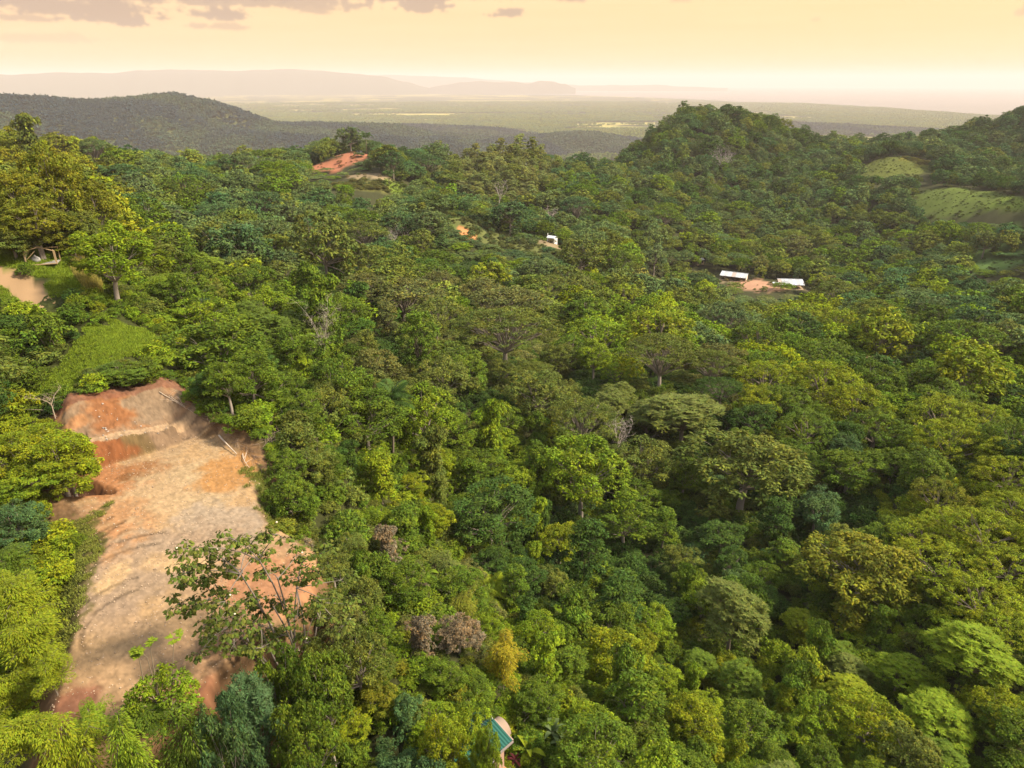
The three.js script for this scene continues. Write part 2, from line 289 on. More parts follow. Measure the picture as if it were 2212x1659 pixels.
// the ground as one sheet round the place, finer where it is near and in view
{
  const az = [], ds = [];
  for (let a = -180; a < -46; a += 6) az.push(a);
  for (let a = -46; a < 46; a += 0.25) az.push(a);
  for (let a = 46; a <= 180; a += 6) az.push(a);
  for (let l = Math.log(4); l < Math.log(26000); l += 0.018) ds.push(Math.exp(l));
  const g = new THREE.BufferGeometry(), n = az.length, pos = new Float32Array(n * ds.length * 3), col = new Float32Array(pos.length), uv = new Float32Array(n * ds.length * 2), idx = [];
  let o = 0, q = 0;
  for (const d of ds) for (const a of az) {
    const x = Math.sin(a * Math.PI / 180) * d, z = -Math.cos(a * Math.PI / 180) * d;
    const c = groundColor(x, z);
    let y = ground(x, z);
    if (x > -62 && x < -8.5 && z > -96 && z < -24) y -= 1.5;      // the clearing's own sheet lies here
    pos[o] = x; pos[o + 1] = y; pos[o + 2] = z; col[o] = c[0]; col[o + 1] = c[1]; col[o + 2] = c[2]; o += 3; uv[q++] = x / 6; uv[q++] = z / 6;
  }
  for (let j = 1; j < ds.length; j++) for (let i = 1; i < n; i++) { const a = (j - 1) * n + i - 1, b = j * n + i - 1; idx.push(a, a + 1, b + 1, a, b + 1, b); }
  g.setAttribute('position', new THREE.BufferAttribute(pos, 3)); g.setAttribute('color', new THREE.BufferAttribute(col, 3)); g.setAttribute('uv', new THREE.BufferAttribute(uv, 2)); g.setIndex(idx); g.computeVertexNormals();
  struct('terrain', g, std({ vertexColors: true, roughness: 1 }), 'forest floor, slopes and coastal plain reaching to the shore');
}
// the sea, bent with the earth
{
  const mb = new MB(), ds = [];
  for (let l = Math.log(3000); l < Math.log(90000); l += 0.05) ds.push(Math.exp(l));
  const n = 61;
  for (const d of ds) for (let i = 0; i < n; i++) { const a = (-75 + 150 * i / (n - 1)) * Math.PI / 180; mb.v(Math.sin(a) * d, -d * d / (2 * EARTH), -Math.cos(a) * d); }
  for (let j = 1; j < ds.length; j++) for (let i = 1; i < n; i++) { const a = (j - 1) * n + i - 1, b = j * n + i - 1; mb.quad(a, a + 1, b + 1, b); }
  const m = struct('sea', mb.geo(), new THREE.MeshPhysicalMaterial({ color: rgb(0.05, 0.07, 0.08), roughness: 0.25, specularIntensity: 1 }), 'calm hazy sea along the horizon');
  m.geometry.deleteAttribute('color');
}
// far mountains and headland across the bay, each a long ridge with slopes
{
  const hill = (name, label, d0, depth, crest, foot, seed) => {
    const mb = new MB(), nx = 160, nz = 14, x0 = crest[0][0], x1 = crest[crest.length - 1][0];
    const top = (px) => { for (let i = 1; i < crest.length; i++) if (px <= crest[i][0]) { const t = (px - crest[i - 1][0]) / (crest[i][0] - crest[i - 1][0]), s = t * t * (3 - 2 * t); return lerp(crest[i - 1][1], crest[i][1], s); } return crest[crest.length - 1][1]; };
    for (let j = 0; j <= nz; j++) for (let i = 0; i <= nx; i++) {
      const px = lerp(x0, x1, i / nx), v = j / nz * 2 - 1, d = d0 + v * depth, p = atD(px, top(px), d0), r = ray(px, 300), t = d / Math.hypot(r[0], r[2]), sea = -d * d / (2 * EARTH);
      const hgt = Math.max(0, p[1] + d0 * d0 / (2 * EARTH)) , q = Math.pow(Math.cos(v * Math.PI / 2), 1.2), n = fbm(px / 22, v * 3, seed, 4) - 0.5;
      mb.v(r[0] * t, sea + hgt * q * (1 + n * 0.5 * (1 - q)) - 5 + n * 60 * q * (1 - Math.abs(v)) * 0.5, r[2] * t, 0.05, 0.065, 0.03);
    }
    for (let j = 0; j < nz; j++) for (let i = 0; i < nx; i++) { const a = j * (nx + 1) + i, b = a + nx + 1; mb.quad(a, a + 1, b + 1, b); }
    struct(name, mb.geo(), std({ vertexColors: true }), label);
  };
  hill('mountains', 'long pale mountain range beyond the plain', 18500, 2000, [[-500, 165], [-150, 160], [0, 158], [60, 161], [110, 159], [150, 156], [215, 157], [270, 158], [330, 152], [400, 150], [450, 150.5], [520, 153], [580, 151], [640, 149], [700, 152], [760, 157], [830, 164], [880, 175], [930, 189]], 0, 3);
  hill('mountains', 'faintest mountains behind the pale range, fading into the haze', 27000, 2500, [[700, 176], [760, 163], [850, 161], [900, 163], [1000, 167], [1060, 172], [1150, 178], [1260, 184], [1400, 183], [1480, 187], [1560, 190]], 0, 5);
  hill('headland', 'wooded headland running out into the bay', 19000, 800, [[910, 193], [960, 184], [1000, 177], [1040, 175], [1080, 177], [1110, 176], [1140, 180], [1165, 174], [1190, 176], [1215, 180], [1240, 190]], 0, 7);
}
// the bare clearing: pad, cut bank and rims in fine detail
let grassLeft, grassRight;
const soilAt = (() => {
  const p = (x, y) => { const q = atY(x, y, PAD_Y); return [q[0], q[2]]; };
  // [centre, radius x, radius z, colour, strength] stains of other soil
  const spots = [
    [p(240, 1040), 7, 4, [0.44, 0.18, 0.07], 0.8], [p(300, 1105), 5, 6, [0.47, 0.23, 0.1], 0.7], [p(250, 1180), 4, 5, [0.45, 0.22, 0.1], 0.6], [p(330, 1010), 3.5, 2, [0.33, 0.15, 0.06], 0.8], [p(290, 1030), 2.2, 1.1, [0.25, 0.11, 0.04], 0.9],
    [p(420, 1050), 7, 9, [0.5, 0.36, 0.2], 0.8], [p(450, 1150), 6, 6, [0.4, 0.31, 0.22], 0.8], [p(380, 1200), 6, 6, [0.37, 0.25, 0.155], 0.75], [p(300, 1230), 5, 5, [0.4, 0.29, 0.19], 0.6], [p(250, 1280), 5, 4, [0.37, 0.26, 0.165], 0.85], [p(240, 1330), 3, 3, [0.37, 0.26, 0.17], 0.8],
    [p(400, 1220), 2.6, 1.2, [0.6, 0.4, 0.2], 0.9], [p(250, 1240), 1.2, 2.4, [0.6, 0.4, 0.2], 0.8], [p(340, 1210), 2, 1.5, [0.58, 0.38, 0.19], 0.7], [p(520, 1010), 5, 5, [0.48, 0.24, 0.08], 0.9],
    [p(640, 1260), 7, 5, [0.46, 0.22, 0.11], 0.9], [p(500, 1400), 5, 4, [0.44, 0.24, 0.13], 0.7], [p(200, 1500), 5, 4, [0.44, 0.26, 0.13], 0.5], [p(300, 1400), 7, 5, [0.46, 0.3, 0.16], 0.6], [p(110, 1560), 3, 3, [0.28, 0.12, 0.07], 0.9], [p(420, 1530), 4, 3, [0.26, 0.11, 0.06], 0.9],
  ];
  grassLeft = [[190, 1120], [230, 1090], [215, 1200], [190, 1260], [170, 1330], [160, 1420], [60, 1420], [80, 1250], [100, 1130]].map(([x, y]) => p(x, y));
  grassRight = [[505, 1015], [535, 1035], [575, 1110], [640, 1165], [760, 1200], [800, 1150], [640, 1050], [545, 1010]].map(([x, y]) => p(x, y));
  const arcs = [[p(310, 1340), 4.2, 2.3, 4.2], [p(300, 1255), 5.2, 2.0, 4.6], [p(345, 1215), 7, 2.2, 3.9], [p(260, 1380), 6.5, 0.1, 1.2], [p(420, 1180), 9, 2.4, 3.6]];
  return (x, z) => {
    const q = polyDist(x, z, PAD), [s, along, L] = cutAt(x, z), fine = fbm(x * 1.7, z * 1.7, 91, 4), mid = fbm(x / 2.2, z / 2.2, 93, 3);
    let c = mixc([0.48, 0.31, 0.155], [0.43, 0.285, 0.155], smoothstep(mid, 0.35, 0.65)), lift = 0;
    for (const [o, rx, rz, k, m] of spots) { const u = Math.hypot((x - o[0]) / rx, (z - o[1]) / rz); if (u < 1.6) c = mixc(c, k, m * smoothstep(1.15 - u + (mid - 0.5) * 1.1 + (fine - 0.5) * 0.5, 0, 0.55)); }
    const w = polyDist(x, z, HOLLOW); if (w < 0.5) c = mixc(c, [0.13, 0.06, 0.035], smoothstep(-w + (fine - 0.5), -0.3, 0.3));  // hollow painted dark: damp soil with its shade put into the colour
    if (s > -0.3 && along > 0.1 && along < L - 0.1) {
      const n = fbm(along / 1.6, s / 1.2, 95, 4), t = along / L + (n - 0.5) * 0.22 + (fbm(along * 1.6, s * 2.2, 96, 3) - 0.5) * 0.12;
      let k = mixc([0.4, 0.2, 0.09], [0.3, 0.2, 0.12], smoothstep(n, 0.4, 0.6));
      if (s < 1.5) { k = mixc(mixc([0.3, 0.115, 0.045], [0.2, 0.135, 0.06], smoothstep(t, 0.34, 0.46)), [0.25, 0.165, 0.1], smoothstep(t, 0.48, 0.62)); k = k.map((v) => v * (0.75 + 0.5 * n)); }
      else if (s < 2.6) k = [0.46, 0.31, 0.18];
      else { k = mixc(k, [0.3, 0.125, 0.05], smoothstep(t, 0.2, 0.32) * (1 - smoothstep(t, 0.42, 0.54)) * smoothstep(s + n, 3, 4.5) * 0.9); k = mixc(k, [0.27, 0.19, 0.12], smoothstep(t, 0.45, 0.58) * (1 - smoothstep(t, 0.75, 0.9)) * 0.8); if (s > 7) k = mixc(k, [0.24, 0.1, 0.06], 0.7); }
      c = mixc(c, k, smoothstep(s, -0.3, 0.1));
      const out = Math.max(s - 8.6, 0) + Math.max(0, 1.5 - along) ; if (out > 0) c = mixc(c, [0.06, 0.07, 0.02], smoothstep(out + (mid - 0.5) * 2, 0, 1.2));
    } else if (q > 0) {
      c = mixc(c, [0.22, 0.13, 0.065], smoothstep(q + (mid - 0.5) * 2.5, 0, 1.4));
      c = mixc(c, [0.06, 0.065, 0.022], smoothstep(q + (mid - 0.5) * 3, 1.6, 4));
    }
    for (const [g, col] of [[grassLeft, [0.11, 0.1, 0.026]], [grassRight, [0.12, 0.15, 0.025]]]) { const u = polyDist(x, z, g); if (u < 1.5) c = mixc(c, col, smoothstep(-u + (fine - 0.5) * 2.4 + (mid - 0.5) * 3, -0.2, 0.9) * 0.9); }
    if (q < 0) for (const [o, r, a0, a1] of arcs) for (const e of [0, 1.7]) {
      const dr = Math.abs(Math.hypot(x - o[0], z - o[1]) - r - e), a = (Math.atan2(z - o[1], x - o[0]) + 2 * Math.PI) % (2 * Math.PI);
      if (dr < 0.3 && a > a0 && a < a1) { const m = smoothstep(0.3 - dr, 0, 0.2) * smoothstep(fine, 0.25, 0.5); lift -= 0.05 * m; c = c.map((v) => v * (1 - 0.42 * m)); }
    }
    lift += (fine - 0.5) * 0.14 + (fbm(x * 5, z * 5, 97, 2) - 0.5) * 0.09 + (s > 0.2 ? (fbm(along * 1.1, s * 1.3, 99, 3) - 0.5) * 0.5 : 0);
    const grain = (0.7 + 0.6 * fbm(x * 3.3, z * 3.3, 98, 2)) * (0.89 + 0.22 * hash2(Math.round(x * 50), Math.round(z * 50), 7)); return [[c[0] * grain * 0.57, c[1] * grain * 0.57, c[2] * grain * 0.57], lift + (hash2(Math.round(x * 50), Math.round(z * 50), 8) - 0.5) * 0.05];
  };
})();
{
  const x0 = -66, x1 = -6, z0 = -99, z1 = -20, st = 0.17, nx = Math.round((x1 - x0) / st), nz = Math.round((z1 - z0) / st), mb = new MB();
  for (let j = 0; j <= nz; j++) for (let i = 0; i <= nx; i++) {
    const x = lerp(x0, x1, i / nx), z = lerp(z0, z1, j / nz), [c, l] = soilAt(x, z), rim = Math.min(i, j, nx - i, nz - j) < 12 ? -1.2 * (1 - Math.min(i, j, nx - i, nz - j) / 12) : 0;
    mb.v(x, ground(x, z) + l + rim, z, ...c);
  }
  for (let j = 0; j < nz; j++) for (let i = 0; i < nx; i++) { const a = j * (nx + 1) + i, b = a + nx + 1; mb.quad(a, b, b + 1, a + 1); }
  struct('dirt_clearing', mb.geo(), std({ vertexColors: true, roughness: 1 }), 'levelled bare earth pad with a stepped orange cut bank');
}
// ---------------------------------------------------------------- foliage
const HUE = {
  deep: [0.052, 0.1, 0.016], green: [0.094, 0.148, 0.012], bright: [0.15, 0.218, 0.011], yellowgreen: [0.18, 0.222, 0.009], gold: [0.148, 0.163, 0.014], olive: [0.118, 0.148, 0.027],
  brownolive: [0.13, 0.142, 0.042], bluegreen: [0.062, 0.118, 0.042], mauve: [0.19, 0.145, 0.105], goldyellow: [0.25, 0.215, 0.012], dusky: [0.096, 0.14, 0.05], dry: [0.22, 0.15, 0.09], redleaf: [0.07, 0.012, 0.014], ridge: [0.026, 0.046, 0.066], airy: [0.09, 0.125, 0.02], pale: [0.14, 0.16, 0.05],  // ridge: distance haze put into the leaf colour, darker and bluer
};
const HUE_WORD = { deep: 'dark green', green: 'mid green', bright: 'bright green', yellowgreen: 'yellow-green', gold: 'golden olive', olive: 'dull olive', brownolive: 'brownish olive', bluegreen: 'bluish green', mauve: 'pinkish grey', goldyellow: 'golden yellow', dusky: 'dusky green', dry: 'dry brown', pale: 'pale dusty green', airy: 'mid green' };
const leafMat = {}, foliage = (hue) => leafMat[hue] ??= new THREE.MeshPhysicalMaterial({ name: 'leaves ' + hue, color: rgb(...HUE[hue]), vertexColors: true, roughness: 0.92, specularIntensity: 0.2, transmission: 0.3, thickness: 0, side: THREE.DoubleSide });
const bark = std({ color: rgb(0.16, 0.13, 0.1), roughness: 1 }), paleBark = std({ color: rgb(0.26, 0.22, 0.18), roughness: 1 });
const sph = (r) => { const y = r() * 2 - 1, a = r() * 2 * Math.PI, q = Math.sqrt(1 - y * y); return [Math.cos(a) * q, y, Math.sin(a) * q]; };
const nrm = (v) => { const l = Math.hypot(v[0], v[1], v[2]) || 1; return [v[0] / l, v[1] / l, v[2] / l]; };
function leaf(mb, p, axis, nor, len, wid, col) {   // a folded rhombus of two faces
  const a = nrm(axis), d = a[0] * nor[0] + a[1] * nor[1] + a[2] * nor[2], n = nrm([nor[0] - a[0] * d, nor[1] - a[1] * d, nor[2] - a[2] * d]), s = [a[1] * n[2] - a[2] * n[1], a[2] * n[0] - a[0] * n[2], a[0] * n[1] - a[1] * n[0]];
  const m = 0.45 * len, f = wid * 0.3, at = (u, v, w) => mb.v(p[0] + a[0] * u + s[0] * v + n[0] * w, p[1] + a[1] * u + s[1] * v + n[1] * w, p[2] + a[2] * u + s[2] * v + n[2] * w, ...col);
  const b = at(0, 0, 0), t = at(len, 0, -len * 0.12), l = at(m, wid / 2, -f), r = at(m, -wid / 2, -f);
  mb.tri(b, r, t); mb.tri(b, t, l);
}
// leaves in tufts over the outside of each lobe of a crown
function lobes(mb, rnd, list, o) {
  for (const L of list) {
    const tone0 = 0.85 + 0.36 * rnd(), warm0 = 0.9 + 0.2 * rnd();
    for (let k = 0; k < o.puffs; k++) {
      let u = sph(rnd); if (u[1] < -0.3 && rnd() < 0.75) u[1] *= -1;
      const pc = [L[0] + u[0] * L[3] * 0.86, L[1] + u[1] * L[4] * 0.86, L[2] + u[2] * L[5] * 0.86], pr = o.puffR * (0.65 + 0.7 * rnd()), tone = tone0 * (0.8 + 0.45 * rnd()), out = nrm([pc[0] - (o.c?.[0] ?? 0), pc[1] - (o.c?.[1] ?? pc[1] - 1), pc[2] - (o.c?.[2] ?? 0)]);
      for (let i = 0; i < o.leaves; i++) {
        const q = sph(rnd), w = nrm([q[0] + u[0] * 0.5 + out[0] * 0.4, q[1] + u[1] * 0.4 + 0.3, q[2] + u[2] * 0.5 + out[2] * 0.4]), rr = pr * (0.55 + 0.5 * rnd());
        const p = [pc[0] + w[0] * rr, pc[1] + w[1] * rr * (o.flat ?? 0.8), pc[2] + w[2] * rr], j = sph(rnd), n = nrm([w[0] * 0.7 + j[0] * o.jit, w[1] * 0.7 + 0.35 + j[1] * o.jit, w[2] * 0.7 + j[2] * o.jit]), ax = sph(rnd);
        const t = o.calm ? tone * (0.9 + 0.2 * rnd()) : tone * (0.55 + 0.95 * rnd() * (0.6 + 0.4 * rnd())), h = warm0 * (0.85 + 0.35 * rnd()), z = o.len * (0.7 + 0.6 * rnd());
        leaf(mb, p, [ax[0] + w[0] * 0.5, ax[1] * 0.5 - o.droop, ax[2] + w[2] * 0.5], n, z, z * o.wid, [t * h, t, t * (1.8 - h)]);
      }
    }
  }
}
// star-shaped tufts of long leaves at the twig ends
function rosettes(mb, rnd, list, o) {
  for (const L of list) for (let k = 0; k < o.puffs; k++) {
    let u = sph(rnd); if (u[1] < -0.15) u[1] *= -1;
    const c = [L[0] + u[0] * L[3], L[1] + u[1] * L[4], L[2] + u[2] * L[5]], tone = 0.8 + 0.4 * rnd(), a0 = rnd() * 7, ax = nrm([u[0] * 0.5, 1, u[2] * 0.5]);
    for (let i = 0; i < o.leaves; i++) {
      const a = a0 + i * 2.4, tilt = -0.25 + 0.75 * rnd(), x = Math.cos(a), z = Math.sin(a), t = tone * (0.75 + 0.5 * rnd()), len = o.len * (0.7 + 0.5 * rnd());
      leaf(mb, c, [x + ax[0] * 0.4, tilt, z + ax[2] * 0.4], [x * -tilt + ax[0], 1, z * -tilt + ax[2]], len, len * o.wid, [t * (0.9 + 0.3 * rnd()), t, t]);
    }
  }
}
const limbPath = (rnd, a, b, bend = 0.12, n = 4) => { const L = Math.hypot(b[0] - a[0], b[1] - a[1], b[2] - a[2]), k = sph(rnd); return Array.from({ length: n + 1 }, (_, i) => { const t = i / n, s = Math.sin(t * Math.PI) * bend * L; return [lerp(a[0], b[0], t) + k[0] * s, lerp(a[1], b[1], Math.pow(t, 0.85)) + Math.abs(k[1]) * s * 0.6, lerp(a[2], b[2], t) + k[2] * s]; }); };
const taper = (a, b, n = 4) => Array.from({ length: n + 1 }, (_, i) => lerp(a, b, i / n));
function trunkOf(rnd, list, fork, r0, lean = 0.05) {
  const mb = new MB(), top = [(rnd() - 0.5) * lean * fork, fork, (rnd() - 0.5) * lean * fork];
  mb.tube(limbPath(rnd, [0, -3, 0], top, 0.03, 5), taper(r0 * 1.5, r0 * 0.8, 5), 7);
  for (const L of list) {
    mb.tube(limbPath(rnd, [top[0], fork - r0, top[2]], [L[0], L[1], L[2]]), taper(r0 * 0.5, r0 * 0.1), 5);
    for (let i = 0; i < 2; i++) { const u = sph(rnd); mb.tube(limbPath(rnd, [L[0] * 0.6 + top[0] * 0.4, L[1] * 0.6 + fork * 0.4, L[2] * 0.6 + top[2] * 0.4], [L[0] + u[0] * L[3] * 0.8, L[1] + Math.abs(u[1]) * L[4] * 0.7, L[2] + u[2] * L[5] * 0.8], 0.1, 3), taper(r0 * 0.2, r0 * 0.05, 3), 4); }
  }
  return mb;
}
const spiral = (n, i, lo, rnd) => { const y = lerp(1, lo, (i + 0.5) / n), a = i * 2.39996 + rnd() * 0.5, q = Math.sqrt(Math.max(0, 1 - y * y)); return [Math.cos(a) * q, y, Math.sin(a) * q]; };
const KIND = {   // real size of each kind as built, and how it is made; q = 1 near, 0 farther off
  dome(rnd, q) {
    const L = Array.from({ length: 15 }, (_, i) => { const u = spiral(15, i, -0.45, rnd), k = 0.66 + 0.58 * rnd(), r = 1.05 + 1.35 * rnd() * rnd() + 0.3; return [u[0] * 3.3 * k, 6.6 + u[1] * 3 * k, u[2] * 3.3 * k, r, r * 0.85, r]; });
    if (rnd() < 0.7) for (let i = 0; i < 5; i++) { const a = rnd() * 6.28, y = 2.6 + 2.4 * rnd(); L.push([Math.cos(a) * 3.4, y, Math.sin(a) * 3.4, 0.7, 1.7, 0.7]); }
    const mb = new MB(); lobes(mb, rnd, L, { puffs: q ? 13 : 9, leaves: q ? 50 : 22, puffR: 0.62, len: q ? 0.36 : 0.62, wid: 0.5, droop: 0.35, jit: 0.6, c: [0, 6, 0] });
    return { w: 10, h: 11, crown: mb, trunk: trunkOf(rnd, L, 4, 0.26), full: 0.7 };
  },
  tall(rnd, q) {
    const L = Array.from({ length: 13 }, (_, i) => { const t = i / 12, a = i * 2.4, k = 1.7 * Math.sin(Math.PI * (0.2 + 0.75 * t)) * (0.6 + 0.7 * rnd()), r = 1.0 + 0.6 * rnd(); return [Math.cos(a) * k, 4.2 + t * 7.6, Math.sin(a) * k, r * 1.1, r, r * 1.1]; });
    const mb = new MB(); lobes(mb, rnd, L, { puffs: q ? 11 : 8, leaves: q ? 46 : 20, puffR: 0.55, len: q ? 0.38 : 0.6, wid: 0.48, droop: 0.5, jit: 0.6, c: [0, 7, 0] });
    return { w: 6, h: 13.2, crown: mb, trunk: trunkOf(rnd, L.slice(3), 4, 0.2), full: 0.8 };
  },
  umbrella(rnd, q) {
    const L = Array.from({ length: 32 }, (_, i) => { const a = i * 2.39996 + rnd() * 0.4, r = 6.2 * Math.sqrt((i + 0.5) / 32) * (0.9 + 0.2 * rnd()), s = 1.3 + 0.8 * rnd(); return [Math.cos(a) * r, 10.2 - 0.075 * r * r + (rnd() - 0.5) * 1.1, Math.sin(a) * r, s, 0.62, s]; });
    const mb = new MB(); lobes(mb, rnd, L, { puffs: q ? 11 : 8, leaves: q ? 42 : 20, puffR: 0.6, flat: 0.45, len: q ? 0.3 : 0.56, wid: 0.42, droop: 0.15, jit: 0.7, c: [0, 6, 0] });
    return { w: 15.5, h: 11.3, crown: mb, trunk: trunkOf(rnd, L, 3.6, 0.32), full: 0.35 };
  },
  mango(rnd, q) {
    const n = 36, L = Array.from({ length: n }, (_, i) => { const u = spiral(n, i, -0.25, rnd), k = 0.92 + 0.14 * rnd(), r = 1.05 + 0.5 * rnd(); return [u[0] * 5.4 * k, 5 + u[1] * 4.4 * k, u[2] * 5.4 * k, r, r * 0.85, r]; });
    const mb = new MB(); lobes(mb, rnd, L, { puffs: q ? 9 : 7, leaves: q ? 34 : 15, puffR: 0.5, len: q ? 0.33 : 0.58, wid: 0.42, droop: 0.3, jit: 0.55, c: [0, 3, 0] });
    return { w: 13, h: 11, crown: mb, trunk: trunkOf(rnd, L.filter((_, i) => i % 3 === 0), 2.6, 0.4), full: 0.85 };
  },
  vine(rnd, q) {
    const L = Array.from({ length: 14 }, (_, i) => { const t = i / 13, a = i * 2.4, k = 0.9 * rnd() * (1.25 - t), r = lerp(1.35, 0.75, t) * (0.8 + 0.4 * rnd()); return [Math.cos(a) * k, 1.2 + t * 9.4, Math.sin(a) * k, r, r * 1.2, r]; });
    L.push([1.3, 10, 0.2, 1, 0.6, 0.9], [-1.1, 9.4, -0.5, 0.9, 0.6, 0.9], [0.1, 10.6, 1.0, 0.9, 0.6, 0.8]);
    const mb = new MB(); lobes(mb, rnd, L, { puffs: q ? 14 : 9, leaves: q ? 36 : 18, puffR: 0.42, flat: 1.5, len: q ? 0.3 : 0.5, wid: 0.62, droop: 1.1, jit: 0.5, c: [0, 5, 0] });
    return { w: 4.2, h: 11.4, crown: mb, trunk: trunkOf(rnd, [[0, 10, 0, 0.6, 0.6, 0.6]], 5, 0.2), full: 1 };
  },
  rosette(rnd, q) {
    const L = Array.from({ length: 16 }, (_, i) => { const u = spiral(16, i, -0.3, rnd), k = 0.8 + 0.4 * rnd(); return [u[0] * 3 * k, 6.4 + u[1] * 2.8 * k, u[2] * 3 * k, 1.5, 1.2, 1.5]; });
    const mb = new MB(); rosettes(mb, rnd, L, { puffs: q ? 34 : 16, leaves: q ? 13 : 9, len: q ? 0.56 : 0.85, wid: 0.26 });
    lobes(mb, rnd, L, { puffs: q ? 5 : 4, leaves: q ? 26 : 14, puffR: 0.7, len: q ? 0.42 : 0.6, wid: 0.3, droop: 0.3, jit: 0.7, c: [0, 6, 0] });
    return { w: 9.6, h: 10.8, crown: mb, trunk: trunkOf(rnd, L, 3.4, 0.24), full: 0.7 };
  },
  wispy(rnd, q) {
    const mb = new MB(), stems = [];
    for (let s = 0; s < 26; s++) {
      const a = rnd() * 6.28, reach = 0.4 + 2.6 * rnd(), top = 3.2 + 3.2 * rnd() - reach * 0.35, P = Array.from({ length: 7 }, (_, i) => { const t = i / 6; return [Math.cos(a) * reach * t * t + (rnd() - 0.5) * 0.15, top * Math.sin(t * 1.9) / Math.sin(1.9 > 1.57 ? 1.57 : 1.9) * 1.0, Math.sin(a) * reach * t * t + (rnd() - 0.5) * 0.15]; });
      stems.push(P);
      const tone = 0.8 + 0.4 * rnd();
      for (let i = 0; i < (q ? 330 : 110); i++) {
        const t = 0.25 + 0.75 * Math.sqrt(rnd()), f = t * 6, k = Math.min(5, Math.floor(f)), g = f - k, j = sph(rnd), sp = 0.55, p = [lerp(P[k][0], P[k + 1][0], g) + j[0] * sp, lerp(P[k][1], P[k + 1][1], g) + j[1] * sp * 0.8, lerp(P[k][2], P[k + 1][2], g) + j[2] * sp], n = sph(rnd), tt = tone * (0.7 + 0.6 * rnd()), z = (q ? 0.24 : 0.5) * (0.7 + 0.6 * rnd());
        leaf(mb, p, [j[0] + Math.cos(a) * 0.5, -0.35 + j[1] * 0.4, j[2] + Math.sin(a) * 0.5], [n[0] * 0.6, 1, n[2] * 0.6], z, z * 0.3, [tt * (0.85 + 0.35 * rnd()), tt, tt]);
      }
    }
    const tr = new MB(); for (const P of stems) tr.tube(P, taper(0.045, 0.01, 6), 4);
    return { w: 5.6, h: 5.8, crown: mb, trunk: tr, full: 1 };
  },
  bush(rnd, q) {
    const L = Array.from({ length: 9 }, (_, i) => { const u = spiral(9, i, -0.1, rnd), k = 0.7 + 0.6 * rnd(), r = 0.6 + 0.3 * rnd(); return [u[0] * 0.95 * k, 0.9 + u[1] * 0.95 * k, u[2] * 0.95 * k, r, r, r]; });
    const mb = new MB(); lobes(mb, rnd, L, { puffs: q ? 8 : 6, leaves: q ? 24 : 12, puffR: 0.34, len: q ? 0.26 : 0.4, wid: 0.5, droop: 0.3, jit: 0.7, c: [0, 0.6, 0] });
    const tr = new MB(); for (const l of L) tr.tube(limbPath(rnd, [0, -0.6, 0], [l[0], l[1], l[2]]), taper(0.06, 0.02), 4);
    return { w: 3.3, h: 2.6, crown: mb, trunk: tr, full: 1 };
  },
};
const KIND_NAME = { dome: 'broadleaf_tree', tall: 'slender_tree', umbrella: 'spreading_tree', mango: 'dense_tree', vine: 'vine_covered_tree', rosette: 'tufted_tree', wispy: 'feathery_shrub', bush: 'shrub' };
const KIND_WORD = { dome: 'round-crowned tree', tall: 'slender tall tree', umbrella: 'flat spreading tree', mango: 'dense dome-crowned tree', vine: 'vine-draped column tree', rosette: 'tree with starry leaf tufts', wispy: 'feathery arching shrub', bush: 'low rounded shrub' };
const protos = new Map();
function proto(kind, variant, q) {
  const key = kind + variant + q;
  if (!protos.has(key)) { const p = KIND[kind](rngOf(kind.length * 977 + kind.charCodeAt(0) * 31 + variant * 7919 + 5), q); protos.set(key, { w: p.w, h: p.h, full: p.full, crown: p.crown.geo(false), trunk: stripColor(p.trunk.geo()) }); }
  return protos.get(key);
}
function stripColor(g) { g.deleteAttribute('color'); return g; }

// ---------------------------------------------------------------- where every tree stands
const plants = [];   // {kind, variant, hue, x, y, z, w, h, turn, label?}
function setPlant(kind, hue, x, z, w, h, rnd, extra) { plants.push({ kind, variant: Math.floor(rnd() * 3), skew: 0.84 + 0.32 * rnd(), hue, x, z, y: ground(x, z), w, h, turn: rnd() * 6.28, ...extra }); }
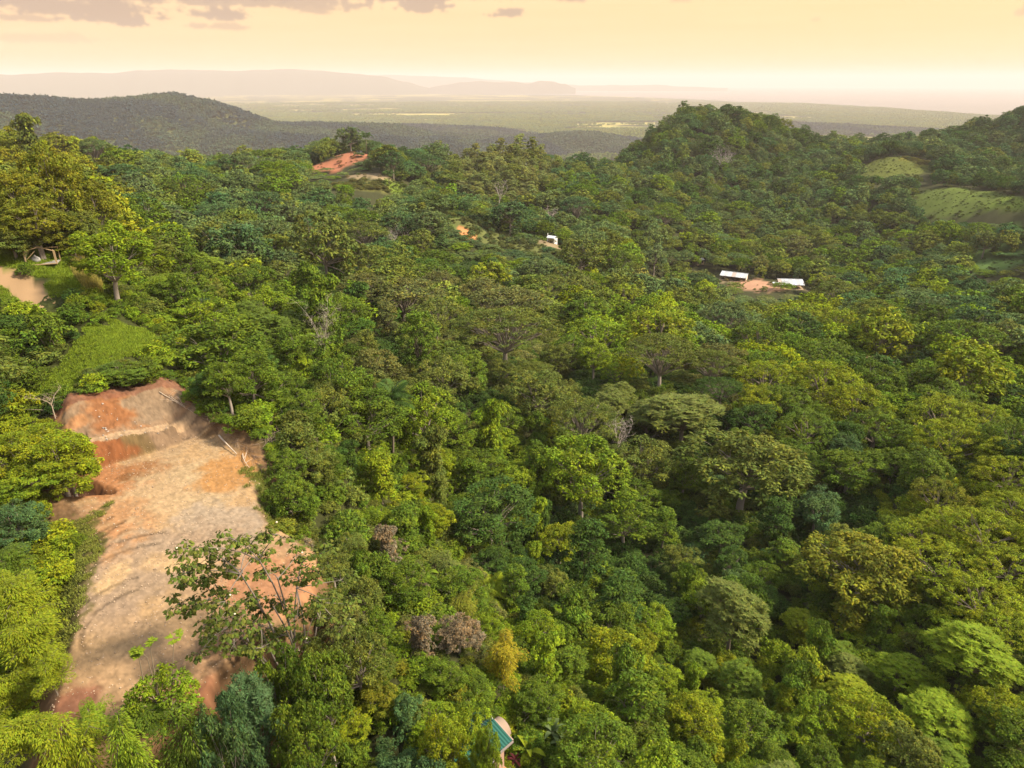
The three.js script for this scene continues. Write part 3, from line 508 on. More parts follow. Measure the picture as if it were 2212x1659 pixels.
// the tree whose top and width are seen there: the first place along the sight line where a tree of that size would stand
function seenTree(px, top, wide, kind, hue, ratio = 1, extra = {}, far = 0) {
  const rnd = rngOf(Math.round(px * 31 + top * 17)), r = ray(px, top), hl = Math.hypot(r[0], r[2]);
  for (let d = far || 24; d < 1300; d *= 1.004) {
    const x = r[0] / hl * d, z = r[2] / hl * d, y = EYE + r[1] / hl * d, f = Math.hypot(d, EYE - y), w = wide * f / FOC, h = w * ratio;
    if (far || y - ground(x, z) <= h) { const k = 1 + w * 0.25 / d; setPlant(kind, hue, x * k, z * k, w, Math.max(2, y - ground(x * k, z * k)), rnd, { seen: true, ...extra }); return plants[plants.length - 1]; }
  }
}
const LAND = {
  dome: [[100, 322, 112, 'gold', 1.6, 'tallest golden tree, its crown peaking above the open hut'], [25, 362, 95, 'gold', 1.5], [185, 388, 120, 'gold', 1.3], [232, 432, 84, 'yellowgreen', 1.2], [62, 435, 110, 'gold', 1.1], [150, 455, 100, 'olive', 1], [70, 490, 90, 'gold', 0.8], [150, 505, 84, 'gold', 0.75], [215, 490, 90, 'olive', 0.9], [15, 490, 90, 'olive', 0.8], [255, 470, 70, 'gold', 1], [300, 425, 80, 'green', 1.2], [302, 472, 72, 'yellowgreen', 1], [350, 438, 62, 'olive', 1.2],
    [365, 492, 84, 'green', 1], [462, 700, 200, 'green', 0.9], [430, 655, 140, 'bright', 0.8], [645, 725, 130, 'green', 1.05], [560, 632, 120, 'bright', 0.9], [525, 560, 110, 'yellowgreen', 0.9], [606, 570, 90, 'olive', 0.9], [690, 466, 150, 'olive', 1.1, 'tall dark olive tree standing up in the middle of the left slope'], [1063, 567, 104, 'yellowgreen', 0.85, 'bright yellow-green round tree alone among brownish crowns'], [930, 573, 90, 'green', 0.8], [1150, 610, 52, 'green', 0.8],
    [770, 762, 112, 'green', 1.1], [950, 792, 150, 'olive', 0.9], [1165, 820, 150, 'olive', 0.9], [890, 878, 72, 'yellowgreen', 1], [945, 888, 58, 'bright', 1], [1090, 892, 84, 'green', 1], [1030, 980, 104, 'green', 1], [1116, 1024, 112, 'bright', 1], [1258, 984, 215, 'bright', 0.95, 'large bright green tree with pale forked limbs in mid-valley'], [890, 1030, 72, 'yellowgreen', 1],
    [1058, 1082, 200, 'deep', 0.85, 'big dark green round tree above the golden yellow one'], [1212, 1148, 104, 'yellowgreen', 1], [1350, 1110, 130, 'green', 0.9], [1192, 1246, 90, 'olive', 0.9], [1166, 1356, 104, 'bright', 0.9], [1055, 1344, 78, 'bright', 1], [1330, 1396, 150, 'yellowgreen', 0.9], [1410, 1338, 100, 'bright', 0.8], [1436, 1466, 66, 'bright', 1],
    [815, 1500, 88, 'gold', 1], [810, 1452, 90, 'green', 0.8], [1170, 1508, 114, 'green', 0.9], [895, 1252, 62, 'mauve', 1], [992, 1360, 104, 'mauve', 0.9], [1870, 1206, 240, 'gold', 0.75, 'wide golden olive tree on the slope under the yellow-green mounds'], [1870, 1164, 44, 'green', 1], [1932, 1124, 66, 'green', 1], [1622, 966, 260, 'olive', 0.8, 'broad dull olive tree with bare limbs beside the ravine'],
    [1770, 1076, 110, 'bluegreen', 1], [1705, 764, 58, 'bluegreen', 1], [1635, 880, 92, 'deep', 1], [1890, 712, 66, 'yellowgreen', 0.9, 'pale yellow-green tree on the slope behind the dome crowns'], [1905, 774, 62, 'mauve', 0.9], [2010, 990, 120, 'green', 0.9], [1840, 985, 120, 'green', 0.9], [1935, 980, 92, 'green', 0.9], [75, 938, 120, 'yellowgreen', 0.9], [10, 960, 120, 'yellowgreen', 1], [140, 985, 110, 'yellowgreen', 0.85], [60, 1010, 120, 'bright', 0.8], [115, 955, 130, 'yellowgreen', 1, 'bright yellow-green tree overhanging the left edge of the dirt pad'],
    [28, 1108, 100, 'bluegreen', 1], [690, 1440, 150, 'green', 0.8, , 37], [650, 1535, 140, 'green', 0.8, , 33.5], [715, 1215, 90, 'olive', 1, , 53], [778, 1262, 100, 'olive', 1, , 49], [738, 1330, 104, 'brownolive', 0.9, , 44.5], [680, 1395, 90, 'olive', 0.9, , 41], [800, 1340, 100, 'green', 0.9, , 45], [1058, 1583, 52, 'bright', 1, , 33.4], [600, 1430, 110, 'green', 0.8, , 38.5], [480, 1545, 120, 'bluegreen', 0.7, , 33.5], [770, 1400, 120, 'olive', 0.8, , 41], [560, 1600, 120, 'bluegreen', 0.7], [545, 293, 56, 'olive', 0.9], [614, 296, 46, 'brownolive', 0.9], [232, 270, 48, 'olive', 0.9], [1580, 228, 54, 'deep', 0.8], [2060, 246, 34, 'deep', 0.9], [560, 740, 110, 'green', 0.8], [700, 1330, 90, 'olive', 0.8],
    [1500, 1550, 120, 'yellowgreen', 0.8], [1620, 1560, 130, 'green', 0.8], [760, 1560, 110, 'yellowgreen', 0.8], [960, 1460, 90, 'green', 1], [930, 1560, 100, 'bright', 0.8], [1005, 1545, 105, 'bright', 0.9, 'bright green tree hiding most of the green tin roof', 36.5], [960, 1590, 110, 'yellowgreen', 0.8, , 34], [1040, 1598, 62, 'bright', 0.9, , 33.5], [1020, 1490, 110, 'green', 0.8, , 42], [1560, 1150, 110, 'deep', 0.8], [1480, 1010, 110, 'green', 0.9], [1380, 1060, 100, 'green', 0.9]],
  tall: [[437, 460, 46, 'bright', 1.5, 'small bright green slender tree on the left slope among dull crowns'], [1300, 880, 80, 'olive', 1.2], [1340, 1246, 92, 'green', 1.1], [331, 286, 32, 'bright', 1.2], [1700, 1180, 70, 'green', 1.2], [1235, 1420, 80, 'green', 1.2]],
  umbrella: [[786, 482, 112, 'olive', 0.7], [950, 590, 98, 'brownolive', 0.8], [1095, 634, 190, 'brownolive', 0.6], [940, 655, 170, 'olive', 0.7], [1090, 680, 240, 'olive', 0.65, 'widest flat olive tree, many branches showing, in the valley centre'], [1432, 740, 190, 'olive', 0.75, 'flat olive tree with forked grey branches below the bright green dome'], [1540, 768, 116, 'olive', 0.8], [1556, 752, 120, 'brownolive', 0.7], [1250, 600, 90, 'brownolive', 0.7], [640, 490, 110, 'brownolive', 0.7], [860, 560, 100, 'olive', 0.7], [1040, 610, 120, 'brownolive', 0.7]],
  mango: [[1292, 690, 150, 'bright', 0.75], [1420, 670, 170, 'yellowgreen', 0.75], [1660, 786, 124, 'yellowgreen', 0.75], [1792, 792, 160, 'yellowgreen', 0.75], [1860, 842, 150, 'yellowgreen', 0.75], [1790, 740, 130, 'green', 0.75], [1720, 966, 112, 'green', 0.8], [1745, 900, 130, 'green', 0.75], [2040, 870, 150, 'yellowgreen', 0.7], [2130, 885, 120, 'yellowgreen', 0.7], [2190, 1000, 120, 'yellowgreen', 0.7],
    [2125, 1280, 150, 'yellowgreen', 0.65], [2175, 1345, 120, 'yellowgreen', 0.65], [2060, 1120, 112, 'yellowgreen', 0.6], [2140, 1132, 150, 'yellowgreen', 0.6], [2005, 1150, 140, 'yellowgreen', 0.6], [2040, 1205, 160, 'yellowgreen', 0.6], [2200, 1085, 110, 'yellowgreen', 0.6], [2190, 1210, 130, 'yellowgreen', 0.6], [1640, 700, 110, 'green', 0.8], [1540, 700, 90, 'bright', 0.8], [1900, 900, 130, 'green', 0.7]],
  vine: [[716, 512, 44, 'deep', 2.6], [746, 522, 42, 'deep', 2.6], [770, 612, 52, 'deep', 2], [1305, 664, 46, 'green', 1.8], [1166, 900, 48, 'green', 2.2, 'narrow vine-draped green column in front of the olive valley trees'], [930, 935, 78, 'olive', 2, 'wide pale vine-draped column on the slope right of the brush pile'], [820, 990, 78, 'yellowgreen', 1.6], [1240, 1300, 104, 'green', 1.4], [906, 1350, 66, 'mauve', 1.5], [880, 1520, 54, 'bluegreen', 2], [1750, 1434, 76, 'yellowgreen', 1.5], [747, 960, 50, 'deep', 1.8], [1010, 1000, 60, 'green', 1.8], [870, 1110, 80, 'green', 1.3]],
  rosette: [[1480, 868, 170, 'olive', 0.8], [1590, 1292, 160, 'olive', 1.2, 'tall olive tree with starry leaf tufts near the ravine mouth'], [1950, 1440, 94, 'bright', 1], [2110, 1396, 150, 'bright', 0.9], [520, 1462, 140, 'bluegreen', 0.9, 'bluish green tree with feathery tufts below the pad by the orange bank', 36], [1400, 880, 110, 'olive', 0.9], [2030, 1540, 130, 'bright', 0.8], [1840, 1500, 110, 'yellowgreen', 0.8]],
  wispy: [[262, 1594, 140, 'bright', 0.6, , 35], [395, 1598, 140, 'green', 0.6, , 34.5], [150, 1588, 130, 'yellowgreen', 0.7, , 37.5], [468, 1590, 110, 'green', 0.7, , 34.5], [30, 1288, 130, 'yellowgreen', 1], [62, 1372, 130, 'yellowgreen', 1], [104, 1440, 80, 'yellowgreen', 1], [60, 1590, 150, 'yellowgreen', 0.9], [1086, 1405, 112, 'goldyellow', 1.25, 'golden yellow feathery tree in the foreground thicket'], [200, 1575, 100, 'bright', 0.7], [20, 1200, 80, 'green', 1], [330, 1620, 120, 'green', 0.6], [20, 1480, 110, 'yellowgreen', 0.9]],
};
for (const [kind, rows] of Object.entries(LAND)) for (const [x, y, w, hue, k, label, far] of rows) seenTree(x, y, w, kind, hue, k, label ? { label } : {}, far);
// what grows where, by neighbourhood: [picture x, y, reach, {hue: share}, {kind: share}]
const ZONES = [
  [130, 440, 200, { gold: 3, olive: 2, yellowgreen: 1 }, { dome: 4, vine: 1 }], [350, 620, 190, { bright: 3, yellowgreen: 2, green: 3, olive: 1 }, { dome: 4, rosette: 1, bush: 1, wispy: 1 }], [560, 780, 200, { green: 4, bright: 2, olive: 1, deep: 1 }, { dome: 5, rosette: 1, vine: 1 }],
  [1000, 740, 260, { olive: 4, brownolive: 2, deep: 1, green: 1 }, { umbrella: 3, dome: 3, tall: 1 }], [1350, 700, 170, { bright: 2, yellowgreen: 2, green: 2, olive: 1 }, { mango: 2, dome: 2 }], [1780, 830, 220, { yellowgreen: 3, green: 3, deep: 1 }, { mango: 4, dome: 2 }],
  [1480, 920, 200, { olive: 3, green: 2, deep: 1, brownolive: 1 }, { umbrella: 1, dome: 3, rosette: 2 }], [2100, 1150, 260, { yellowgreen: 4, gold: 1 }, { mango: 4, dome: 1 }], [2080, 950, 220, { yellowgreen: 2, green: 3, deep: 1 }, { mango: 3, dome: 2 }], [1700, 1150, 260, { green: 3, olive: 2, deep: 2, bluegreen: 1 }, { dome: 4, rosette: 1, tall: 1 }],
  [1250, 1250, 240, { green: 3, deep: 3, bluegreen: 1, bright: 1 }, { dome: 3, tall: 1, vine: 2 }], [1000, 1050, 220, { green: 3, bright: 2, yellowgreen: 1, olive: 1 }, { dome: 3, vine: 2, tall: 1 }], [900, 1330, 260, { green: 2, olive: 3, gold: 1, mauve: 1, bright: 2, brownolive: 1 }, { dome: 3, wispy: 1, vine: 1, bush: 2 }],
  [1250, 1500, 280, { bright: 4, green: 5, yellowgreen: 1.5, olive: 1 }, { dome: 3, vine: 2, tall: 1, rosette: 0.6 }], [1850, 1500, 330, { green: 4, yellowgreen: 2, olive: 1, bright: 3 }, { dome: 3, rosette: 2, vine: 1, mango: 1 }], [600, 1560, 220, { bluegreen: 2, green: 3, bright: 1 }, { dome: 3, wispy: 1, rosette: 1 }], [60, 1400, 260, { yellowgreen: 4, bright: 2 }, { wispy: 4, dome: 1 }],
  [60, 760, 200, { green: 3, olive: 2, bright: 1, deep: 1 }, { dome: 2, tall: 1, bush: 1, rosette: 1 }], [60, 1000, 150, { yellowgreen: 3, green: 1 }, { dome: 3, wispy: 1 }], [760, 1000, 170, { green: 3, olive: 2, bright: 2 }, { dome: 2, bush: 2, vine: 1 }],
  [1100, 390, 150, { pale: 4, olive: 2, brownolive: 1 }, { tall: 3, dome: 1 }], [500, 380, 420, { dusky: 4, olive: 2, bluegreen: 2, green: 2 }, { dome: 4, umbrella: 1, mango: 1 }], [1500, 600, 330, { olive: 3, dusky: 3, brownolive: 1, green: 2, yellowgreen: 0.4 }, { dome: 4, umbrella: 2 }], [1550, 340, 330, { dusky: 4, deep: 2, bluegreen: 2, olive: 2, green: 1 }, { dome: 4, mango: 2, tall: 1 }],
  [2050, 620, 260, { green: 2, dusky: 2, olive: 2, bluegreen: 2, bright: 1 }, { dome: 4, mango: 1, umbrella: 1 }], [2100, 330, 260, { bluegreen: 3, dusky: 3, deep: 2, olive: 1 }, { dome: 4, mango: 1 }], [1150, 500, 240, { dusky: 3, bluegreen: 2, olive: 2, green: 2 }, { dome: 4, umbrella: 1, tall: 1 }],
];
function pick(rnd, share) { let t = 0; for (const k in share) t += share[k]; t *= rnd(); for (const k in share) { t -= share[k]; if (t <= 0) return k; } }
function zoneOf(rnd, px, py) { let best = 1e9, z = ZONES[0]; for (const q of ZONES) { const d = Math.hypot(px - q[0], (py - q[1]) * 1.3) / q[2] + rnd() * 0.25; if (d < best) { best = d; z = q; } } return z; }
const KEEP = [[at3(95, 566, 124), 5], [at3(1585, 600, 388), 12], [at3(1706, 618, 382), 12], [at3(1193, 522, 326), 8], [at3(1080, 1640, 36), 2.2], [at3(1120, 1650, 35), 2.6], [at3(640, 1420, 44), 0.8], [at3(360, 1570, 41), 1.2]];
const openGround = (x, z, w) => {
  if (nearPad(x, z)) { if (polyDist(x, z, PAD) < 0.8 + w * 0.3) return true; const [s, al, L] = cutAt(x, z); if (s > -1 && s < 8 + w * 0.2 && al > 0.1 && al < L - 2) return true; if (x < -31 && x > -39 && z < -40 && z > -62) return true; }
  for (const [p, r] of KEEP) if (Math.hypot(x - p[0], z - p[1]) < r + w * 0.3) return true;
  const [m, p] = patchAt(x, z); return m > 0.35 && p[5] > 0.9;
};
{
  const rnd = rngOf(4242), lands = plants.slice(), cell = new Map(), keyOf = (x, z) => Math.floor(x / 20) + ',' + Math.floor(z / 20);
  for (const p of lands) { const k = keyOf(p.x, p.z); cell.set(k, [...(cell.get(k) ?? []), p]); }
  const crowded = (x, z, w) => { const i = Math.floor(x / 20), j = Math.floor(z / 20); for (let a = -1; a < 2; a++) for (let b = -1; b < 2; b++) for (const p of cell.get((i + a) + ',' + (j + b)) ?? []) if (Math.hypot(p.x - x, p.z - z) < (p.w + w) * 0.36) return true; return false; };
  for (let d = 25; d < 1260;) {
    const sp = d < 60 ? 4.2 : d < 95 ? lerp(4.2, 5.6, (d - 60) / 35) : d < 200 ? lerp(5.6, 8.6, (d - 95) / 105) : d < 420 ? lerp(8.6, 8.6, (d - 200) / 220) : lerp(8.2, 10.5, (d - 420) / 840);
    for (let a = -0.78; a < 0.78; a += sp / d) {
      const aa = a + (rnd() - 0.5) * sp / d, dd = d + (rnd() - 0.5) * sp, x = Math.sin(aa) * dd, z = -Math.cos(aa) * dd, y = ground(x, z), [px, py] = project(x, y + 4, z);
      if (px < -160 || px > 2370 || py > 1900) continue;
      const zn = zoneOf(rnd, px, py), kind = pick(rnd, zn[4]), hue = pick(rnd, zn[3]), big = rnd() * rnd(), k = { dome: 1, tall: 0.7, umbrella: 1.35, mango: 1.15, vine: 0.55, rosette: 0.95, wispy: 0.9, bush: 0.6 }[kind];
      const w = sp * (0.95 + 1.3 * big) * k * (0.9 + 0.2 * rnd()), ratio = { dome: 1, tall: 1.9, umbrella: 0.75, mango: 0.85, vine: 2.3, rosette: 1.05, wispy: 1, bush: 0.8 }[kind];
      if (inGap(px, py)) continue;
      if (openGround(x, z, w) || (d < 420 && crowded(x, z, w))) continue;
      let h = w * ratio * (0.85 + 0.3 * rnd()); if (px > 950 && px < 1230 && py > 350 && py < 440) h *= 0.7;
      const f = project(x, y + h * 0.6, z), rr = FOC * w * 0.4 / f[2]; let shut = false;
      for (const [ox, oy, orx, ory, od] of OPEN) if (d < od && d > od * 0.45 && Math.abs(f[0] - ox) < orx + rr && f[1] - FOC * h * 0.4 / f[2] < oy + ory && f[1] > oy - ory - 12) { shut = true; break; }
      if (shut) { if (rnd() < 0.5) continue; h *= 0.35; if (h > 3.5) continue; }
      setPlant(kind, hue, x, z, w, h, rnd);
    }
    d += sp * 0.92;
  }
}
// ---------------------------------------------------------------- which trees the eye can tell apart, and building them
for (const p of plants) { [p.px, p.py, p.f] = project(p.x, p.y + p.h * 0.65, p.z); p.d = Math.hypot(p.x, p.z); p.shows = 0; }
{
  const bw = 553, bh = 415, near = new Float32Array(bw * bh).fill(1e9), who = new Int32Array(bw * bh).fill(-1);
  plants.forEach((p, n) => {
    const rx = FOC * p.w * 0.47 / p.f / 4, ry = Math.max(rx * 0.5, FOC * p.h * 0.36 / p.f / 4), cx = p.px / 4, cy = p.py / 4;
    for (let y = Math.max(0, Math.ceil(cy - ry)); y < Math.min(bh, cy + ry); y++) for (let x = Math.max(0, Math.ceil(cx - rx)); x < Math.min(bw, cx + rx); x++) {
      const q = ((x - cx) / rx) ** 2 + ((y - cy) / ry) ** 2; if (q > 1) continue;
      const z = p.f - p.w * 0.4 * Math.sqrt(1 - q); if (z < near[y * bw + x]) { near[y * bw + x] = z; who[y * bw + x] = n; }
    }
  });
  for (const n of who) if (n >= 0) plants[n].shows++;
}
const isShrub = (p) => p.kind === 'wispy' || p.kind === 'bush';
const ranked = plants.filter((p) => p.shows > (p.seen ? 2 : 5)).sort((a, b) => (b.seen ? 60 : 0) + (b.label ? 1e4 : 0) + b.shows - (a.seen ? 60 : 0) - (a.label ? 1e4 : 0) - a.shows);
const singles = [...ranked.filter((p) => !isShrub(p)).slice(0, 290), ...ranked.filter(isShrub).slice(0, 120)];
for (const p of singles) p.single = true;

// words for where a tree stands: the nearest of the places that anyone can find in the view
const PLACES = [
  [110, 480, 'behind the open wooden hut'], [300, 560, 'right of the open hut and grass strip'], [250, 820, 'just above the orange cut bank'], [60, 720, 'on the grassy slope under the hut'], [60, 1080, 'along the left side of the dirt pad'], [60, 1400, 'beside the near left corner of the dirt pad'], [350, 1620, 'below the near end of the dirt pad'],
  [620, 1480, 'below the broad-leaved tree at the pad'], [860, 1300, 'right of the broad-leaved tree at the pad'], [700, 1020, 'by the brush pile beside the pad'], [480, 740, 'on the slope above the brush pile'], [720, 760, 'beside the bare vine-wrapped tree'], [720, 520, 'near the tall dark olive tree on the left slope'], [470, 520, 'on the left slope beyond the hut'],
  [1000, 700, 'around the widest olive tree in the valley'], [900, 930, 'around the slope palm'], [1100, 980, 'left of the bright tree with forked limbs'], [1330, 960, 'around the bare pale tree'], [1380, 720, 'around the bright green domes in mid-valley'], [1750, 820, 'on the yellow-green knoll'], [1620, 1050, 'above the dark ravine'], [1480, 1230, 'down in the dark ravine'], [1230, 1180, 'left of the dark ravine'],
  [1100, 1450, 'above the green tin roof'], [1000, 1580, 'left of the green tin roof'], [1280, 1570, 'right of the green tin roof'], [1550, 1480, 'on the near slope below the ravine'], [1850, 1280, 'around the wide golden olive tree'], [2100, 1180, 'on the yellow-green mounds at the right edge'], [2080, 950, 'between the knoll and the right edge'], [1900, 1530, 'in the lower right thicket'],
  [1640, 640, 'below the white-roofed sheds'], [1800, 580, 'beside the white-roofed sheds'], [1380, 560, 'left of the white-roofed sheds'], [1180, 570, 'below the small white house'], [1000, 560, 'below the orange landslip'], [850, 440, 'below the red bank'], [500, 400, 'on the long wooded ridge'], [160, 290, 'at the high end of the wooded ridge'], [1000, 320, 'along the crest right of the red bank'],
  [1280, 440, 'in the hollow under the pointed hill'], [1560, 280, 'on top of the pointed hill'], [1600, 450, 'on the flank of the pointed hill'], [2050, 700, 'on the slope under the green pasture'], [2080, 480, 'beside the sloping pastures'], [2120, 280, 'on the hazy hill behind the pastures'],
];
const ORD = ['', '', 'second', 'third', 'fourth', 'fifth', 'sixth', 'seventh', 'eighth', 'ninth', 'tenth', 'eleventh', 'twelfth'], COUNT = ['', '', 'two', 'three', 'four', 'five', 'six', 'seven', 'eight', 'nine', 'ten', 'eleven', 'twelve'];
{
  const same = new Map();
  for (const p of singles) if (!p.label) {
    let best = 1e9; for (const [x, y, t] of PLACES) { const d = Math.hypot(p.px - x, (p.py - y) * 1.2); if (d < best) { best = d; p.place = t; } }
    const s = `${HUE_WORD[p.hue]} ${KIND_WORD[p.kind]} ${p.place}`;
    same.set(s, [...(same.get(s) ?? []), p]);
  }
  for (const [s, list] of same) {
    list.sort((a, b) => a.px - b.px);
    list.forEach((p, i) => { const n = list.length; p.label = n === 1 ? s : `${s}, ${i === 0 ? 'leftmost' : i === n - 1 ? 'rightmost' : (ORD[i + 1] ?? 'further') + ' from left'}`; });
  }
}
const GROUP = { dome: 'round-crowned trees of the slopes', tall: 'slender trees of the slopes', umbrella: 'flat spreading trees of the valley', mango: 'dome-crowned trees', vine: 'trees draped in vines', rosette: 'trees with starry leaf tufts', wispy: 'feathery shrubs', bush: 'low shrubs' };
for (const p of singles) {
  const q = proto(p.kind, p.variant, p.d < 165 ? 1 : 0), o = base(KIND_NAME[p.kind], p.x, p.y, p.z, p.turn);
  o.scale.set(p.w / q.w * p.skew, p.h / q.h, p.w / q.w / p.skew);
  tag(o, p.label, isShrub(p) ? 'shrub' : 'tree', GROUP[p.kind]);
  meshOf('crown', q.crown, foliage(p.hue), o);
  meshOf(isShrub(p) ? 'stems' : 'trunk', q.trunk, p.kind === 'umbrella' || p.kind === 'dome' ? paleBark : bark, o);
}
// everything past those reads as one forest
const leafAny = new THREE.MeshPhysicalMaterial({ name: 'leaves', vertexColors: true, roughness: 0.92, specularIntensity: 0.2, transmission: 0.3, thickness: 0, side: THREE.DoubleSide });
const leafFar = std({ name: 'far leaves', vertexColors: true, roughness: 1, side: THREE.DoubleSide });
const M4 = new THREE.Matrix4(), QT = new THREE.Quaternion(), UPV = new THREE.Vector3(0, 1, 0), PV = new THREE.Vector3(), SV = new THREE.Vector3();
function scatter(parent, name, geometry, material, list) {   // list: [x, y, z, turn, sx, sy, colour]
  const m = new THREE.InstancedMesh(geometry, material, list.length), c = new THREE.Color();
  list.forEach((p, i) => { m.setMatrixAt(i, M4.compose(PV.set(p[0], p[1], p[2]), QT.setFromAxisAngle(UPV, p[3]), SV.set(p[4] * (p[7] ?? 1), p[5], p[4] / (p[7] ?? 1)))); m.setColorAt(i, c.setRGB(...p[6])); });
  m.name = name; m.castShadow = m.receiveShadow = true; m.userData.kind = 'stuff'; parent.add(m); return m;
}
const vary = (rnd, c, k = 0.35) => { const t = 1 - k / 2 + k * rnd(), w = 0.92 + 0.16 * rnd(); return [c[0] * t * w, c[1] * t, c[2] * t * (1.9 - w * 0.9)]; };
{
  const forest = base('forest', 0, 0, 0), rnd = rngOf(77), lists = new Map();
  tag(forest, 'unbroken rainforest canopy over the slopes, ridges and far hills', 'forest', null, 'stuff');
  for (const p of plants) if (!p.single) { const near = p.d < 150 ? 1 : 0, k = p.kind + '|' + p.variant + '|' + near; if (!lists.has(k)) lists.set(k, []); lists.get(k).push(p); }
  for (const [k, l] of lists) { const [kind, v, q] = k.split('|'), g = proto(kind, +v, +q); scatter(forest, 'tree_crowns', g.crown, q === '1' ? leafAny : leafFar, l.map((p) => [p.x, p.y, p.z, p.turn, p.w / g.w, p.h / g.h, vary(rnd, HUE[p.hue], 0.5), p.skew])); }
  // on the far ridges and the plain
  const blob = (seed) => { const r = rngOf(seed), mb = new MB(), L = Array.from({ length: 7 }, (_, i) => { const u = spiral(7, i, -0.1, r); return [u[0] * 2.6, 5 + u[1] * 2.6, u[2] * 2.6, 1.8, 1.6, 1.8]; }); lobes(mb, r, L, { puffs: 3, leaves: 5, puffR: 1, len: 2, wid: 0.8, droop: 0.1, jit: 0.4, calm: 1, c: [0, 4, 0] }); return mb.geo(false); };
  const far = [[], [], []];
  for (let d = 1250; d < 10500;) {
    const sp = d < 3200 ? lerp(9, 13, (d - 1250) / 1950) : lerp(15, 30, (d - 3200) / 7000);
    for (let a = -0.72; a < 0.72; a += sp / d) {
      const aa = a + (rnd() - 0.5) * sp / d, dd = d + (rnd() - 0.5) * sp, x = Math.sin(aa) * dd, z = -Math.cos(aa) * dd;
      if (dd > coastAt(aa) - 40) continue;
      if (dd > 3300 && ground(x, z) < 45) { const f = fbm(x / 700 + 50, z / 130, 73, 3) + 0.005, n = fbm(x / 420, z / 420, 71, 4); if (f > 0.585 && x < 2500) continue; if (rnd() > smoothstep(n, 0.3, 0.5) + 0.15 + (x > 2200 ? 1 : 0)) continue; }
      const y = ground(x, z), [px, py] = project(x, y + 8, z); if (px < -60 || px > 2270 || py > 345) continue;
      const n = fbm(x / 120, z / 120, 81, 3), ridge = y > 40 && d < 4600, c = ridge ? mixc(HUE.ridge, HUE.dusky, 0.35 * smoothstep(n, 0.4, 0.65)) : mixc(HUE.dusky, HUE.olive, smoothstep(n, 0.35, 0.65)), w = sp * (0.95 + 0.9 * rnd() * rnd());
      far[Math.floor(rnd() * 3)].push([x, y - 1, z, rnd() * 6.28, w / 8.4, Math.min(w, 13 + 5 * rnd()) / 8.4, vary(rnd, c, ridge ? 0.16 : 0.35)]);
    }
    d += sp * (d < 3200 ? 0.95 : 1.15);
  }
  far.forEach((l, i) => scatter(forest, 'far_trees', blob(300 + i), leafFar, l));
  console.log('plants', plants.length, 'singles', singles.length, 'far', far.map((l) => l.length).join());
}
// what covers the ground between the trees
{
  const g = base('undergrowth', 0, 0, 0), rnd = rngOf(91), lists = [[], [], []];
  tag(g, 'tangled low bushes and vines covering the near slopes', 'undergrowth', null, 'stuff');
  for (let d = 22; d < 340;) {
    const sp = d < 150 ? lerp(1.15, 2.6, (d - 22) / 128) : lerp(2.6, 5, (d - 150) / 190);
    for (let a = -0.8; a < 0.8; a += sp / d) {
      const aa = a + (rnd() - 0.5) * sp / d, dd = d + (rnd() - 0.5) * sp, x = Math.sin(aa) * dd, z = -Math.cos(aa) * dd, y = ground(x, z), [px, py] = project(x, y, z);
      if (px < -120 || px > 2330 || py > 1860) continue;
      const t = fbm(x / 2.2, z / 2.2, 93, 3);
      if (nearPad(x, z)) { if (polyDist(x, z, PAD) < 1.6 + (t - 0.5) * 3) continue; const [s, al, L] = cutAt(x, z); if (s > -1 && s < 8.6 && al > 0.1 && al < L - 1) continue; }
      if (KEEP.slice(0, 6).some(([p, r]) => Math.hypot(x - p[0], z - p[1]) < r * 0.8)) continue;
      const [m, p] = patchAt(x, z); if (m > 0.45 && p[5] > 0.9) continue;
      const zn = zoneOf(rnd, px, py), c = inGap(px, py, 1.2) ? HUE.deep : HUE[pick(rnd, zn[3])], w = sp * (0.8 + 1.1 * rnd() * rnd());  // bushes in the gaps take dark green, shade put into their colour
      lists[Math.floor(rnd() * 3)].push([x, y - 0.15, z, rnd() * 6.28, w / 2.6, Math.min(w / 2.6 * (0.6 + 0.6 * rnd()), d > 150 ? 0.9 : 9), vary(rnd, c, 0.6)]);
    }
    d += sp * 0.9;
  }
  for (let i = 0; i < 16000; i++) {   // tussocks and low bushes on the far pastures and scrub
    const q = PATCHES[Math.floor(rnd() * PATCHES.length)]; if (Math.hypot(...q[0]) < 280) continue;
    const x = q[0][0] + (rnd() - 0.5) * 2.4 * Math.max(q[1], q[2]), z = q[0][1] + (rnd() - 0.5) * 2.4 * Math.max(q[1], q[2]), [m, p] = patchAt(x, z); if (m < 0.15 || p !== q) continue;
    const red = q[4][0] > 0.3, lush = !red && q[4][1] > q[4][0] && Math.hypot(...q[0]) > 400, k = lush && m > 0.5 ? 0.22 + 0.5 * rnd() ** 6 : (red ? 0.25 : 0.4) + 0.9 * rnd() ** 4; if ((red || q[4][0] > q[4][1] * 1.2) && rnd() < 0.96) continue; lists[0].push([x, ground(x, z) - 0.1, z, rnd() * 6, k, k * 0.7, vary(rnd, rnd() < 0.08 ? HUE.dusky : mixc(q[4], HUE.olive, red ? 1 : 0.25), lush ? 0.3 : 0.5)]);
  }
  lists.forEach((l, i) => scatter(g, 'bushes', i < 2 ? proto('bush', i, 1).crown : proto('bush', 2, 1).crown, leafAny, l));
}
